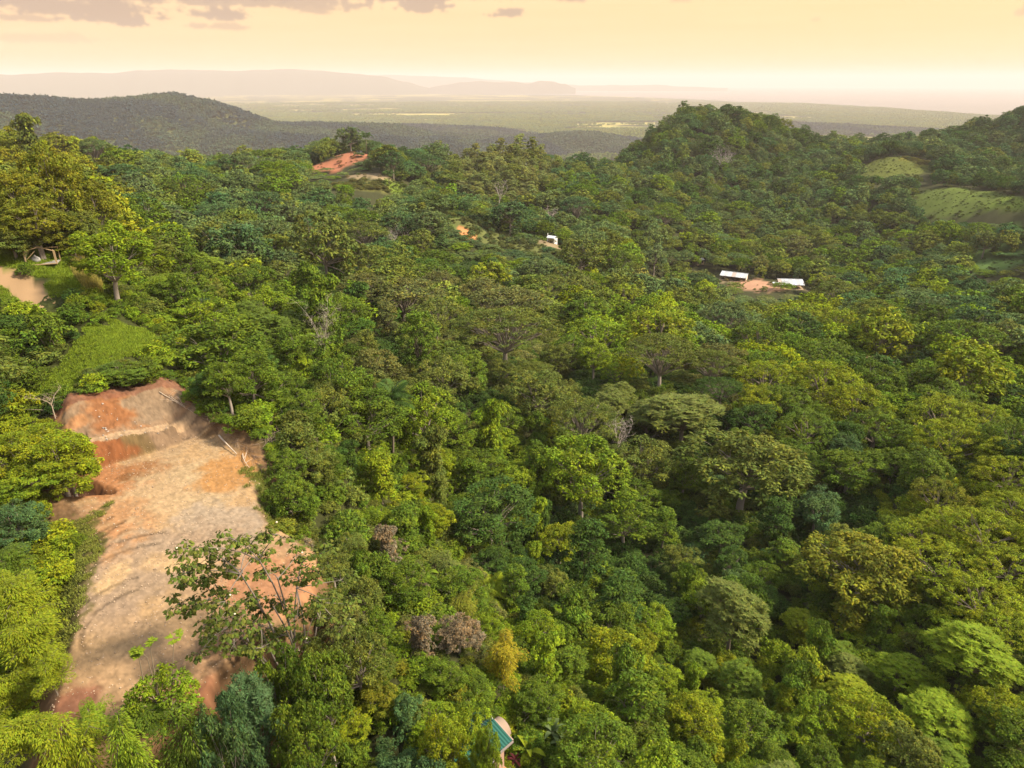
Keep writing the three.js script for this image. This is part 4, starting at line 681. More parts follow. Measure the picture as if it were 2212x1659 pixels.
// ---------------------------------------------------------------- single trees with a shape of their own
function child(name, mb, mat, parent, smooth = true) { return meshOf(name, mb.isBufferGeometry ? mb : stripColor(mb.geo(smooth)), mat, parent); }
const nearer = (px, py, Y) => { const p = atY(px, py, Y); return p; };
function standAt(px, py, d0 = 24) { const r = ray(px, py), hl = Math.hypot(r[0], r[2]); for (let d = d0; d < 1500; d *= 1.003) { const x = r[0] / hl * d, z = r[2] / hl * d; if (EYE + r[1] / hl * d <= ground(x, z)) return [x, ground(x, z), z, d]; } return [0, 0, 0, 0]; }
{ // the broad-leaved tree over the near right side of the pad
  const foot = atY(640, 1440, 259.5), t = base('broad_leaved_tree', foot[0], ground(foot[0], foot[2]), foot[2]), rnd = rngOf(811), D = Math.hypot(foot[0], foot[2]), gy = t.position.y;
  tag(t, 'open broad-leaved tree with layered branches and white flowers over the dirt pad', 'tree');
  const tr = new MB(), cr = new MB(), spots = [], fork = [0, 1.6, 0];
  const L = [[640, 1195], [700, 1190], [600, 1150], [545, 1165], [500, 1160], [450, 1185], [405, 1180], [430, 1215], [480, 1205], [560, 1195], [520, 1225], [395, 1235], [420, 1250], [455, 1240], [585, 1235], [640, 1240], [690, 1235], [735, 1250], [385, 1300], [415, 1305], [450, 1290], [485, 1295], [520, 1300], [560, 1290], [600, 1300], [440, 1345], [475, 1330], [510, 1350], [545, 1340], [580, 1350], [470, 1375], [505, 1385], [540, 1385], [700, 1290], [745, 1300], [690, 1330], [640, 1330], [610, 1370], [440, 1395], [740, 1350], [565, 1395], [660, 1385]];
  const at = (x, y, k) => { const p = atD(x, y, D + k); return [p[0] - foot[0], p[1] - gy, p[2] - foot[2]]; };
  const hubs = [[590, 1310], [640, 1270], [560, 1350], [690, 1300], [545, 1290], [600, 1250], [520, 1240], [480, 1300], [500, 1350], [650, 1220], [560, 1210]].map(([x, y], i) => at(x, y, ((i % 5) - 2) * 0.5));
  tr.tube([[0, -2, 0], [0.05, -0.6, 0], fork.map((v, i) => v + (i === 0 ? -0.1 : 0))], [0.22, 0.19, 0.16], 8);
  for (const h of hubs) tr.tube(limbPath(rnd, [fork[0], fork[1] - 0.2, fork[2]], h, 0.05, 5), taper(0.09, 0.05, 5), 6);
  for (const [x, y] of L) {
    const c = at(x, y, (rnd() - 0.5) * 5), h = hubs.slice().sort((a, b) => Math.hypot(a[0] - c[0], a[1] - c[1]) - Math.hypot(b[0] - c[0], b[1] - c[1]))[0];
    tr.tube(limbPath(rnd, h, [c[0], c[1] - 0.15, c[2]], 0.07, 4), taper(0.042, 0.014, 4), 5);
    for (let k = 0; k < 7; k++) { const u = sph(rnd), e = [c[0] + u[0] * 0.85, c[1] + u[1] * 0.36, c[2] + u[2] * 0.85]; tr.tube([[c[0], c[1] - 0.15, c[2]], [e[0], e[1] - 0.06, e[2]]], [0.02, 0.01], 4); const tone = 0.75 + 0.5 * rnd(); for (let i = 0; i < 17; i++) { const a = rnd() * 6.28, s = 0.1 + 0.32 * rnd(), n = sph(rnd), tt = tone * (0.6 + 0.7 * rnd()), z = 0.23 + 0.15 * rnd(); leaf(cr, [e[0] + Math.cos(a) * s, e[1] + (rnd() - 0.4) * 0.22, e[2] + Math.sin(a) * s], [Math.cos(a), -0.75 + 0.5 * rnd(), Math.sin(a)], [n[0] * 0.5, 1, n[2] * 0.5], z, z * 0.85, [tt * (0.85 + 0.5 * rnd()), tt, tt * 0.9]); } }
    spots.push(c);
  }
  child('trunk', tr, std({ color: rgb(0.2, 0.17, 0.14) }), t);
  meshOf('crown', cr.geo(false), foliage('airy'), t);
  const fl = new THREE.SphereGeometry(0.075, 6, 4); fl.scale(1, 0.8, 1); const fm = std({ color: rgb(0.6, 0.52, 0.4) });
  for (let i = 0; i < 16; i++) { const c = spots[Math.floor(rnd() * spots.length)], f = meshOf('flower', fl, fm, t); f.position.set(c[0] + (rnd() - 0.5) * 1.2, c[1] + 0.28 + rnd() * 0.15, c[2] + (rnd() - 0.5) * 1.2); }
}
{ // the small bright tree at the pad's near end, with bare shoots above it
  const foot = atY(360, 1575, 261), t = base('young_tree', foot[0], ground(foot[0], foot[2]), foot[2]), rnd = rngOf(823), D = Math.hypot(foot[0], foot[2]) - 0.3, gy = t.position.y, tr = new MB(), cr = new MB();
  tag(t, 'young bright green tree with leafless shoots, in front of the dirt pad', 'tree');
  const at = (x, y, k) => { const p = atD(x, y, D + k); return [p[0] - foot[0], p[1] - gy, p[2] - foot[2]]; };
  const shoots = [[[340, 1500], [318, 1420], [298, 1404], 0.3], [[340, 1490], [325, 1405], [330, 1388], 0.2], [[372, 1480], [374, 1410], [376, 1378], 0.45], [[310, 1470], [300, 1420], [296, 1416], 0.2]];
  for (const [a, b, c, r] of shoots) { const P = [at(370, 1570, 0), at(...a, 0), at(...b, 0), at(...c, 0)]; tr.tube(P, [0.06, 0.04, 0.022, 0.012], 5); rosettes(cr, rnd, [[...P[3], r, r * 0.8, r]], { puffs: 6, leaves: 8, len: 0.3, wid: 0.5 }); }
  const B = [[355, 1450], [325, 1480], [385, 1470], [345, 1490], [300, 1500], [405, 1490], [370, 1505], [330, 1515], [295, 1525], [410, 1525], [385, 1540], [350, 1545], [320, 1550], [400, 1558], [345, 1570]].map(([x, y]) => { const c = at(x, y, (rnd() - 0.5) * 1.6); return [...c, 0.55, 0.42, 0.55]; });
  for (const b of B) tr.tube(limbPath(rnd, [0, 0.2, 0], [b[0], b[1], b[2]], 0.08), taper(0.06, 0.015), 5);
  lobes(cr, rnd, B, { puffs: 12, leaves: 26, puffR: 0.28, len: 0.24, wid: 0.45, droop: 0.2, jit: 0.8 });
  child('trunk', tr, std({ color: rgb(0.2, 0.16, 0.11) }), t);
  meshOf('crown', cr.geo(false), foliage('bright'), t);
}
function bareTree(px, top, foot, spread, label, opt = {}) {   // a leafless tree whose top and foot are seen there
  const p = standAt(px, foot), rnd = rngOf(Math.round(px * 7 + top)), w = atD(px, top, p[3]), h = Math.max(3, w[1] - p[1]), t = base('bare_tree', p[0], p[1], p[2]), k = Math.hypot(p[3], EYE - p[1]) / FOC, R = spread * k / 2, fork = h * (opt.fork ?? 0.5), r0 = opt.r ?? Math.max(0.09, h * 0.0115);
  tag(t, label, 'tree', null);
  const mat = std({ color: rgb(...(opt.color ?? [0.36, 0.31, 0.265])) }), tr = new MB(), br = new MB();
  tr.tube(limbPath(rnd, [0, -2, 0], [0, fork, 0], 0.04, 5), taper(r0 * 1.3, r0 * 0.75, 5), 7);
  child('trunk', tr, mat, t);
  const n = opt.n ?? 6;
  for (let i = 0; i < n; i++) {
    const a = i * 2.4 + rnd(), e = [Math.cos(a) * R * (0.5 + 0.5 * rnd()), lerp(fork, h, 0.55 + 0.45 * rnd()), Math.sin(a) * R * (0.5 + 0.5 * rnd())], P = limbPath(rnd, [0, fork * (0.75 + 0.22 * rnd()), 0], e, 0.1, 5), b = new MB();
    b.tube(P, taper(r0 * 0.55, r0 * 0.12, 5), 5);
    for (let q = 1; q < 6; q++) for (let m = 0; m < (opt.twigs ?? 3); m++) { const s = P[Math.min(5, q)], u = sph(rnd), L = R * (0.25 + 0.3 * rnd()), e2 = [s[0] + u[0] * L, s[1] + Math.abs(u[1]) * L * 0.9, s[2] + u[2] * L]; b.tube(limbPath(rnd, s, e2, 0.12, 3), taper(r0 * 0.2, r0 * 0.06, 3), 4); if (opt.fine) for (let z = 0; z < 3; z++) { const v = sph(rnd); b.tube([e2, [e2[0] + v[0] * L * 0.5, e2[1] + Math.abs(v[1]) * L * 0.5, e2[2] + v[2] * L * 0.5]], [r0 * 0.08, r0 * 0.04], 3); } }
    child('branch', b, mat, t);
  }
  if (opt.vine) { const mb = new MB(), L = Array.from({ length: 9 }, (_, i) => [(rnd() - 0.5) * 0.4, h * 0.03 + i / 8 * fork * 0.95, (rnd() - 0.5) * 0.4, 0.55, 0.9, 0.55]); lobes(mb, rnd, L, { puffs: 9, leaves: 26, puffR: 0.35, flat: 1.5, len: 0.28, wid: 0.6, droop: 1, jit: 0.5 }); meshOf('climbing_vine', mb.geo(false), foliage('green'), t); }
  return t;
}
bareTree(712, 645, 880, 84, 'tall bare pale-branched tree with its trunk wrapped in vine', { fork: 0.62, vine: true, twigs: 3, fine: true, r: 0.11, color: [0.3, 0.26, 0.21] });
bareTree(1332, 905, 1020, 62, 'bare pale tree with a straight white trunk standing before the olive tufts', { fork: 0.55, twigs: 3, fine: true, n: 8 });
bareTree(1398, 945, 1020, 70, 'smaller bare grey tree just right of the bare pale tree', { fork: 0.4, twigs: 2, n: 6 });
bareTree(862, 503, 560, 58, 'small twiggy purplish grey tree left of the orange landslip', { color: [0.34, 0.28, 0.27], twigs: 4, fine: true, n: 8, fork: 0.3 });
bareTree(1080, 392, 470, 40, 'bare pale tree with straight trunk under the scrubby hillside', { fork: 0.6, twigs: 3 });
bareTree(1190, 445, 520, 40, 'bare pinkish grey tree behind the small white house', { fork: 0.5, twigs: 3, color: [0.42, 0.34, 0.31] });
bareTree(767, 293, 326, 16, 'lone bare tree on the skyline left of the crest palm', { fork: 0.4, twigs: 3, color: [0.1, 0.09, 0.08] });
bareTree(1557, 318, 385, 56, 'large bare grey tree on the flank of the pointed hill', { fork: 0.35, twigs: 4, fine: true, n: 8, color: [0.3, 0.26, 0.25] });
bareTree(120, 835, 905, 80, 'leaning bare sapling left above the dirt pad', { fork: 0.5, n: 4, twigs: 2, r: 0.06, color: [0.34, 0.27, 0.2] });
bareTree(1757, 715, 770, 46, 'bare mauve-grey tree at the top of the yellow-green knoll', { fork: 0.3, twigs: 4, fine: true, color: [0.36, 0.29, 0.27] });
for (const [x, y0, y1, label] of [[492, 835, 866, 'thick pale broken trunk above the brush pile'], [537, 842, 875, 'thin pale pole-like trunk right of the thick broken one']]) {
  const p = standAt(x, y1), top = atD(x + 6, y0, p[3]), t = base('dead_trunk', p[0], p[1], p[2]), mb = new MB(), k = x < 500 ? 0.16 : 0.07, h = top[1] - p[1]; tag(t, label, 'dead trunk'); mb.tube([[0, -0.5, 0], [0.08, h * 0.5, 0], [0.22, h, 0]], [k * 1.2, k, k * 0.8], 7); child('trunk', mb, std({ color: rgb(0.55, 0.48, 0.42) }), t);
}
// palms: every frond a part
const frondGeo = (() => { const out = []; for (let v = 0; v < 3; v++) { const rnd = rngOf(900 + v), mb = new MB(), P = Array.from({ length: 9 }, (_, i) => { const t = i / 8; return [t * 1, 0.42 * Math.sin(t * (1.7 + 0.5 * v)) - 0.3 * t * t, 0]; }); mb.tube(P, taper(0.016, 0.004, 8), 4); for (let i = 3; i < 40; i++) { const t = i / 40, f = t * 8, k = Math.min(7, Math.floor(f)), p = [lerp(P[k][0], P[k + 1][0], f - k), lerp(P[k][1], P[k + 1][1], f - k), 0]; for (const s of [-1, 1]) { const tt = 0.7 + 0.6 * rnd(), l = 0.34 * Math.sin(Math.PI * (0.15 + 0.8 * t)) + 0.05; leaf(mb, p, [0.55, -0.3 - 0.25 * rnd(), s], [0, 1, s * 0.2], l, 0.035, [tt, tt, tt]); } } out.push(mb.geo(false)); } return out; })();
function palm(px, top, foot, len, label, hue, n = 14) {
  const p = standAt(px, foot), k = Math.hypot(p[3], EYE - p[1]) / FOC, h = Math.max(0.4, atD(px, top, p[3])[1] - p[1] - len * k * 0.25), rnd = rngOf(px * 3 + top), t = base('palm', p[0], p[1], p[2]), mb = new MB();
  tag(t, label, 'palm'); mb.tube(limbPath(rnd, [0, -1, 0], [0.2, h, 0.1], 0.03, 5), taper(Math.max(0.12, h * 0.022), Math.max(0.09, h * 0.016), 5), 7); child('trunk', mb, bark, t);
  for (let i = 0; i < n; i++) { const f = meshOf('frond', frondGeo[i % 3], foliage(hue), t), L = len * k * (0.85 + 0.3 * rnd()); f.position.set(0.2, h, 0.1); f.scale.setScalar(L); f.rotation.set(0, i * 2.4, 0.75 - 0.95 * (i / n) + (rnd() - 0.5) * 0.2, 'YXZ'); }
  return t;
}
palm(848, 858, 985, 60, 'tall slope palm with long drooping fronds, brown skirt below', 'deep', 16);
palm(792, 293, 332, 15, 'dark palm on the skyline beside the red bank', 'deep', 12);
palm(841, 374, 402, 15, 'dark palm standing on the small bright meadow', 'deep', 12);
palm(1052, 1275, 1312, 52, 'low palm with golden-green fronds in the thicket right of the pad', 'yellowgreen', 11);
palm(425, 645, 690, 42, 'low dark-fronded palm on the slope beneath the open hut', 'bluegreen', 11);
palm(668, 880, 905, 40, 'low feathery palm beside the brush pile', 'bluegreen', 10);
palm(960, 1235, 1262, 34, 'pale young palm left of the big dark green tree', 'olive', 9);
// broad-bladed plants by the house
const bladeGeo = (() => { const mb = new MB(), n = 8; for (let i = 0; i <= n; i++) { const t = i / n, w = 0.16 * Math.pow(Math.sin(Math.PI * Math.min(0.97, 0.06 + t * 0.92)), 0.7), y = 0.5 * Math.sin(t * 2.0) - 0.25 * t * t; mb.v(t, y + 0.03, -w); mb.v(t, y, 0); mb.v(t, y + 0.03, w); } for (let i = 0; i < n; i++) for (const s of [0, 1]) { const a = i * 3 + s; mb.quad(a, a + 1, a + 4, a + 3); } const g = mb.geo(); return g; })();
function bladed(px, py, size, n, hue, label, name = 'banana_plant', category = 'plant') {
  const p = standAt(px, py), rnd = rngOf(px * 5 + py), t = base(name, p[0], p[1], p[2], rnd() * 6), mb = new MB(); tag(t, label, category);
  mb.tube([[0, -0.3, 0], [0, size * 0.3, 0], [0.05, size * 0.62, 0]], [size * 0.06, size * 0.05, size * 0.03], 7); child('stem', mb, std({ color: rgb(0.16, 0.17, 0.06) }), t);
  for (let i = 0; i < n; i++) { const f = meshOf('leaf_blade', bladeGeo, foliage(hue), t), L = size * (0.8 + 0.35 * rnd()); f.position.set(0, size * 0.5, 0); f.scale.setScalar(L); f.rotation.set(0, i * 2.4, 0.55 - 0.9 * i / n, 'YXZ'); }
}
bladed(1192, 1598, 1.5, 9, 'dusky', 'grey-green fan of blades right of the green-roofed house');
bladed(1252, 1572, 2.0, 8, 'bright', 'large banana plant with broad blades farthest right of the house');
bladed(1140, 1640, 1.4, 7, 'yellowgreen', 'yellow-green young banana plant beside the dark red shrub');
bladed(1222, 1625, 1.4, 8, 'dusky', 'pale spiky-bladed plant between the two banana plants');
bladed(1160, 1590, 1.3, 7, 'green', 'small green bladed plant close to the house wall');
bladed(1515, 1595, 1.8, 8, 'yellowgreen', 'banana plant with yellowing blades in the lower thicket');
bladed(1565, 1610, 1.7, 8, 'bright', 'bright banana plant at the foot of the lower thicket');
bladed(920, 1260, 1.6, 7, 'bright', 'banana plant right of the white-flowered tree');
bladed(640, 1042, 1.6, 8, 'bright', 'banana plant on the verge right of the pad');
bladed(720, 1075, 1.5, 7, 'green', 'banana plant in the bushes down the slope from the pad');
bladed(860, 1130, 1.4, 7, 'yellowgreen', 'lime-leaved plant on the bushy slope under the vine columns');
bladed(1113, 1652, 0.7, 12, 'redleaf', 'dark red-leaved shrub beside the house patio', 'red_shrub', 'shrub');
// cut and fallen branches round the pad
{
  const mat = std({ color: rgb(0.45, 0.36, 0.27) }), grey = std({ color: rgb(0.32, 0.26, 0.21) });
  const lie = (name, a, b, r, label, cat, m, forks, group) => {
    const A = standAt(...a), B = standAt(...b), rnd = rngOf(a[0] * 3 + b[1]), t = base(name, A[0], A[1], A[2]), mb = new MB(), e = [B[0] - A[0], B[1] - A[1] + 0.2, B[2] - A[2]], P = limbPath(rnd, [0, 0.15, 0], e, 0.05, 6); tag(t, label, cat, group);
    mb.tube(P, taper(r, r * 0.35, 6), 6); child('stem', mb, m, t);
    for (let i = 0; i < forks; i++) { const s = P[2 + (i % 4)], L = Math.hypot(...e) * (0.2 + 0.25 * rnd()), u = sph(rnd), q = new MB(); q.tube(limbPath(rnd, s, [s[0] + u[0] * L, s[1] + Math.abs(u[1]) * L * 0.8 + 0.2, s[2] + u[2] * L], 0.12, 4), taper(r * 0.5, r * 0.12), 5); child('twig', q, m, t); }
  };
  lie('log', [474, 945], [512, 985], 0.13, 'short cut log lying on the edge of the pad by the brush', 'log', mat, 0);
  lie('fallen_branch', [345, 850], [405, 888], 0.05, 'long pale fallen branch along the top right of the cut bank', 'branch', mat, 3);
  lie('fallen_branch', [370, 862], [425, 905], 0.04, 'thinner fallen branch parallel to the long pale one', 'branch', mat, 2);
  lie('fallen_branch', [612, 905], [648, 948], 0.08, 'bent white fallen bough at the left of the brush pile', 'branch', mat, 5);
  lie('fallen_branch', [650, 952], [735, 945], 0.08, 'grey bough with many twigs across the brush pile', 'branch', grey, 9);
  lie('fallen_branch', [695, 905], [700, 965], 0.06, 'upright dead bough at the right of the brush pile', 'branch', grey, 7);
  lie('fallen_branch', [525, 985], [540, 1015], 0.06, 'splintered branch at the right corner of the pad', 'branch', mat, 4);
  lie('fallen_branch', [840, 960], [865, 1005], 0.06, 'reddish dead bough hanging under the slope palm', 'branch', grey, 4);
  lie('fallen_branch', [610, 1400], [660, 1420], 0.06, 'curly pale dead branch under the broad-leaved tree', 'branch', mat, 8);
  lie('fallen_branch', [75, 870], [125, 905], 0.05, 'grey fallen branch above the left corner of the cut bank', 'branch', grey, 4);
  lie('fallen_branch', [1640, 1545], [1720, 1620], 0.05, 'thin bare stem slanting through the lower right thicket', 'branch', mat, 3);
  // twigs of the brush pile
  const rnd = rngOf(1234), mb = new MB();
  for (let i = 0; i < 260; i++) { const p = standAt(560 + rnd() * 190, 915 + rnd() * 65), a = rnd() * 6.28, L = 0.5 + 1.3 * rnd(); mb.tube([[p[0], p[1] + rnd() * 0.5, p[2]], [p[0] + Math.cos(a) * L, p[1] + 0.2 + rnd() * 1.1, p[2] + Math.sin(a) * L]], [0.022, 0.008], 3); }
  for (let i = 0; i < 160; i++) { const t = rnd(), p = standAt(lerp(345, 560, t) + rnd() * 18, lerp(848, 1010, t * t * 0.3 + t * 0.7) - 4 + rnd() * 12), a = 0.8 + (rnd() - 0.5), L = 0.5 + 1.2 * rnd(); mb.tube([[p[0], p[1] + 0.05, p[2]], [p[0] + Math.cos(a) * L, p[1] + rnd() * 0.4, p[2] + Math.sin(a) * L]], [0.02, 0.008], 3); }
  tag(meshOf('brush', stripColor(mb.geo()), std({ color: rgb(0.24, 0.18, 0.14) }), scene), 'grey-brown cut brush heaped along the right rim of the clearing', 'brush', null, 'stuff');
}
// stones, clods and grass
{
  const rnd = rngOf(321), stone = new THREE.IcosahedronGeometry(1, 0), P = stone.attributes.position; for (let i = 0; i < P.count; i++) { const k = 0.75 + 0.5 * hash2(Math.round(P.getX(i) * 9), Math.round(P.getY(i) * 9 + P.getZ(i) * 31), 3); P.setXYZ(i, P.getX(i) * k, P.getY(i) * k * 0.6, P.getZ(i) * k); } stone.computeVertexNormals();
  const list = [];
  for (let i = 0; i < 60000 && list.length < 5000; i++) { const x = lerp(-52, -12, rnd()), z = lerp(-82, -30, rnd()), q = polyDist(x, z, PAD); if (q > 0.8 || rnd() > 0.25 + 0.9 * noise2(x / 3, z / 3, 5)) continue; const s = 0.02 + 0.06 * rnd() ** 3, t = 0.7 + 0.5 * rnd(); list.push([x, ground(x, z) + 0.01, z, rnd() * 6, s, s, [0.34 * t, 0.25 * t, 0.17 * t]]); }
  for (let i = 0; i < 150; i++) { const p = atY(lerp(200, 390, rnd()), lerp(880, 940, rnd()), PAD_Y + 4), [s] = cutAt(p[0], p[2]); if (s < 1) continue; const k = 0.04 + 0.1 * rnd() ** 3, t = 0.6 + 0.5 * rnd(); list.push([p[0], ground(p[0], p[2]) + 0.04, p[2], rnd() * 6, k, k, [0.33 * t, 0.29 * t, 0.25 * t]]); }
  const g = base('gravel', 0, 0, 0); tag(g, 'loose stones and clods strewn over the dirt pad', 'gravel', null, 'stuff'); scatter(g, 'stones', stone, std({ roughness: 1 }), list);
  const tuft = new MB(); for (let i = 0; i < 16; i++) { const a = rnd() * 6.28, t = 0.7 + 0.6 * rnd(), r = rnd() * 0.22; leaf(tuft, [Math.cos(a * 3) * r, 0, Math.sin(a * 3) * r], [Math.cos(a) * 0.7, 1 + rnd(), Math.sin(a) * 0.7], [Math.cos(a), 0.3, Math.sin(a)], 0.34 * (0.7 + 0.6 * rnd()), 0.04, [t * 1.05, t, t]); }
  const blades = [];
  for (let i = 0; i < 160000 && blades.length < 26000; i++) {
    const far = rnd() < 0.55, x = far ? lerp(-86, -40, rnd()) : lerp(-62, -8, rnd()), z = far ? lerp(-125, -70, rnd()) : lerp(-75, -26, rnd());
    const onPad = nearPad(x, z) && [grassLeft, grassRight].some((q) => polyDist(x, z, q) < (noise2(x, z, 4) - 0.55) * 2.2), [m, p] = patchAt(x, z);
    if (!onPad && !(m > 0.5 && Math.hypot(x, z) < 150 && p[4][1] > p[4][0])) continue;
    const k = 0.6 + 0.8 * rnd(); blades.push([x, ground(x, z), z, rnd() * 6, k, k * (onPad ? 0.5 : 0.9), vary(rnd, onPad ? [0.13, 0.15, 0.025] : [0.165, 0.24, 0.02], 0.6)]);
  }
  const gr = base('grass', 0, 0, 0); tag(gr, 'short grass along the pad edges and on the slope under the hut', 'grass', null, 'stuff'); scatter(gr, 'grass_tufts', tuft.geo(false), leafFar, blades);
  // tall bleached grass at the right of the hut
  const tall = []; for (let i = 0; i < 900; i++) { const t = rnd(), p = standAt(168 + t * 36 + (rnd() - 0.5) * 34, 565 + t * 60 + (rnd() - 0.5) * 26); tall.push([p[0], p[1], p[2], rnd() * 6, 1.5, 2 + 2.2 * rnd(), vary(rnd, [0.24, 0.22, 0.05], 0.5)]); }
  const tg = base('tall_grass', 0, 0, 0); tag(tg, 'tall bleached grass right of the open hut', 'grass', null, 'stuff'); scatter(tg, 'grass_tufts', tuft.geo(false), leafFar, tall);
}
// low round bushes planted on the slope by the landslip
{
  const q = proto('bush', 0, 0), rnd = rngOf(55); let n = 0, labels;
  const spots = [[1018, 510], [1030, 498], [1035, 520], [1050, 490], [1052, 512], [1062, 500], [1066, 526], [1080, 496], [1084, 514], [1096, 503], [1100, 524], [1112, 508], [1118, 520], [1128, 514], [1140, 519], [1150, 528], [1122, 500], [1142, 508], [1160, 518], [1100, 490]];
  labels = spots.map(([x, y]) => { const row = y < 504 ? 'uppermost' : y < 515 ? 'middle' : 'lowest', mates = spots.filter((q) => (q[1] < 504 ? 'uppermost' : q[1] < 515 ? 'middle' : 'lowest') === row).sort((a, b) => a[0] - b[0]), i = mates.findIndex((q) => q[0] === x && q[1] === y); return `small dark round bush by the landslip, ${row} row, ${i === 0 ? 'leftmost' : i === mates.length - 1 ? 'rightmost' : ORD[i + 1] + ' from left'}`; });
  for (const [x, y] of spots) {
    const p = standAt(x, y + 4), o = base('round_bush', p[0], p[1], p[2], rnd() * 6), s = 0.75 + 0.5 * rnd(); n++; o.scale.setScalar(s * 1.1);
    tag(o, labels[n - 1], 'shrub', 'planted round bushes by the landslip'); meshOf('crown', q.crown, foliage('dusky'), o); meshOf('stems', q.trunk, bark, o);
  }
}
// ---------------------------------------------------------------- buildings
const white = std({ color: rgb(0.6, 0.59, 0.57), roughness: 0.6 }), tin = std({ color: rgb(0.46, 0.48, 0.5), roughness: 0.45, metalness: 0.1, specularIntensity: 0.5 }), timber = std({ color: rgb(0.3, 0.22, 0.14) }), darkWin = std({ color: rgb(0.03, 0.03, 0.035), roughness: 0.2 }), plaster = std({ color: rgb(0.34, 0.22, 0.165) });
function box(w, h, d, x, y, z, rx = 0, ry = 0, rz = 0) { const g = new THREE.BoxGeometry(w, h, d); g.rotateX(rx); g.rotateZ(rz); g.rotateY(ry); g.translate(x, y, z); return g; }
function corrugated(w, run, x, y, z, pitch, ribs, dir = 1) {   // a ribbed sheet w wide, falling over run towards +z (dir 1) or -z
  const mb = new MB(), n = ribs * 4; for (let i = 0; i <= n; i++) { const u = i / n * w - w / 2, b = (i % 4 === 1 || i % 4 === 2) ? 0.05 : 0; mb.v(u, b, 0); mb.v(u, b - Math.tan(pitch) * run, dir * run); } for (let i = 0; i < n; i++) { const a = i * 2; mb.quad(a, a + 1, a + 3, a + 2); } const g = stripColor(mb.geo(false)); g.translate(x, y, z); return g;
}
{ // open hut on the knoll
  const p = standAt(95, 571), t = base('open_hut', p[0], p[1], p[2], 0.35); tag(t, 'small open timber hut frame at the foot of the golden trees', 'hut');
  const wood = std({ color: rgb(0.34, 0.24, 0.13) });
  for (const [x, z, h] of [[-1.9, 0.9, 2], [1.9, 0.9, 1.9], [-1.9, -1.4, 2.1], [1.9, -1.4, 2], [1.5, -0.2, 1.9], [1.7, 0.35, 1.9], [0, -1.4, 2.7]]) meshOf('post', box(0.11, h, 0.11, x, h / 2, z), wood, t);
  meshOf('beam', box(2.1, 0.1, 0.1, -0.95, 2.3, 0.92, 0, 0, 0.32), wood, t); meshOf('beam', box(2.1, 0.1, 0.1, 0.95, 2.25, 0.92, 0, 0, -0.36), wood, t); meshOf('beam', box(3.9, 0.1, 0.1, 0, 2.02, -1.4), wood, t); meshOf('beam', box(0.1, 0.1, 2.3, -1.9, 2.03, -0.25), wood, t); meshOf('beam', box(1.6, 0.08, 0.08, -1.1, 1.5, 0.9, 0, 0, 0.75), wood, t);
  meshOf('floor_board', box(3.9, 0.12, 0.14, 0, 0.12, 1.05), wood, t); meshOf('wall_panel', box(0.08, 1.7, 2.2, -2.02, 0.9, -0.25), std({ color: rgb(0.42, 0.38, 0.3) }), t); meshOf('floor', box(3.7, 0.1, 2.2, 0, 0.06, -0.25), std({ color: rgb(0.3, 0.28, 0.26) }), t);
  const k = Math.cos(0.35), s = Math.sin(0.35), q = base('sack', p[0] - 1.0 * k, p[1] + 0.1, p[2] + 1.0 * s - 0.2); tag(q, 'pale bulging sack inside the open hut', 'sack'); const g = new THREE.SphereGeometry(0.62, 12, 9); g.scale(1.1, 0.85, 0.8); g.translate(0, 0.5, 0); meshOf('sack_body', g, std({ color: rgb(0.4, 0.39, 0.37) }), q); meshOf('tied_neck', new THREE.CylinderGeometry(0.1, 0.2, 0.25, 8).translate(0, 1.06, 0), std({ color: rgb(0.55, 0.53, 0.5) }), q);
}
const tinOld = std({ color: rgb(0.38, 0.39, 0.4), roughness: 0.55, metalness: 0.1, specularIntensity: 0.4 }), tinRust = std({ color: rgb(0.36, 0.3, 0.26), roughness: 0.7 });
function shed(px, py, L, Wd, turn, label, step) {
  const p = standAt(px, py), t = base('long_shed', p[0], p[1], p[2], turn); tag(t, label, 'shed');
  for (let i = 0; i < 7; i++) meshOf('roof_sheet', corrugated(L / 7 - 0.03, Wd * 0.72, -L / 2 + (i + 0.5) * L / 7, 4.0, -Wd * 0.3, 0.3, 4), [tin, tinOld, tin, tinRust, tinOld, tin, tinOld][(i + (step ? 3 : 0)) % 7], t); meshOf('back_roof', corrugated(L, Wd * 0.3, 0, 4.0, -Wd * 0.3, 0.3, 22, -1), tin, t); meshOf('ridge_cap', box(L, 0.08, 0.35, 0, 4.07, -Wd * 0.3), tin, t);
  for (let i = 0; i < 6; i++) meshOf('post', box(0.16, 3.4, 0.16, -L / 2 + 0.4 + i * (L - 0.8) / 5, 1.2, Wd * 0.38), timber, t);
  meshOf('wall', box(L - 0.4, 2.9, 0.12, 0, 1.3, -Wd * 0.5), timber, t); meshOf('gable', box(0.1, 2.2, Wd * 0.6, L / 2 - 0.25, 2.1, -0.3), std({ color: rgb(0.62, 0.5, 0.38) }), t); meshOf('floor', box(L, 0.15, Wd, 0, 0.02, 0), timber, t);
  if (step) { meshOf('lean_to_roof', corrugated(3.4, 1.5, -L / 2 - 1.2, 3.0, 0.8, 0.2, 6), tin, t); meshOf('vent_strip', box(2.6, 0.12, 0.2, -L / 2 + 4, 3.6, 0.3), darkWin, t); }
}
shed(1584, 606, 14, 6.5, -0.5, 'long white-roofed open shed on posts above the brown slope');
shed(1706, 622, 12.5, 7.5, -0.12, 'white-roofed shed with a stepped lean-to, right of the open one', true);
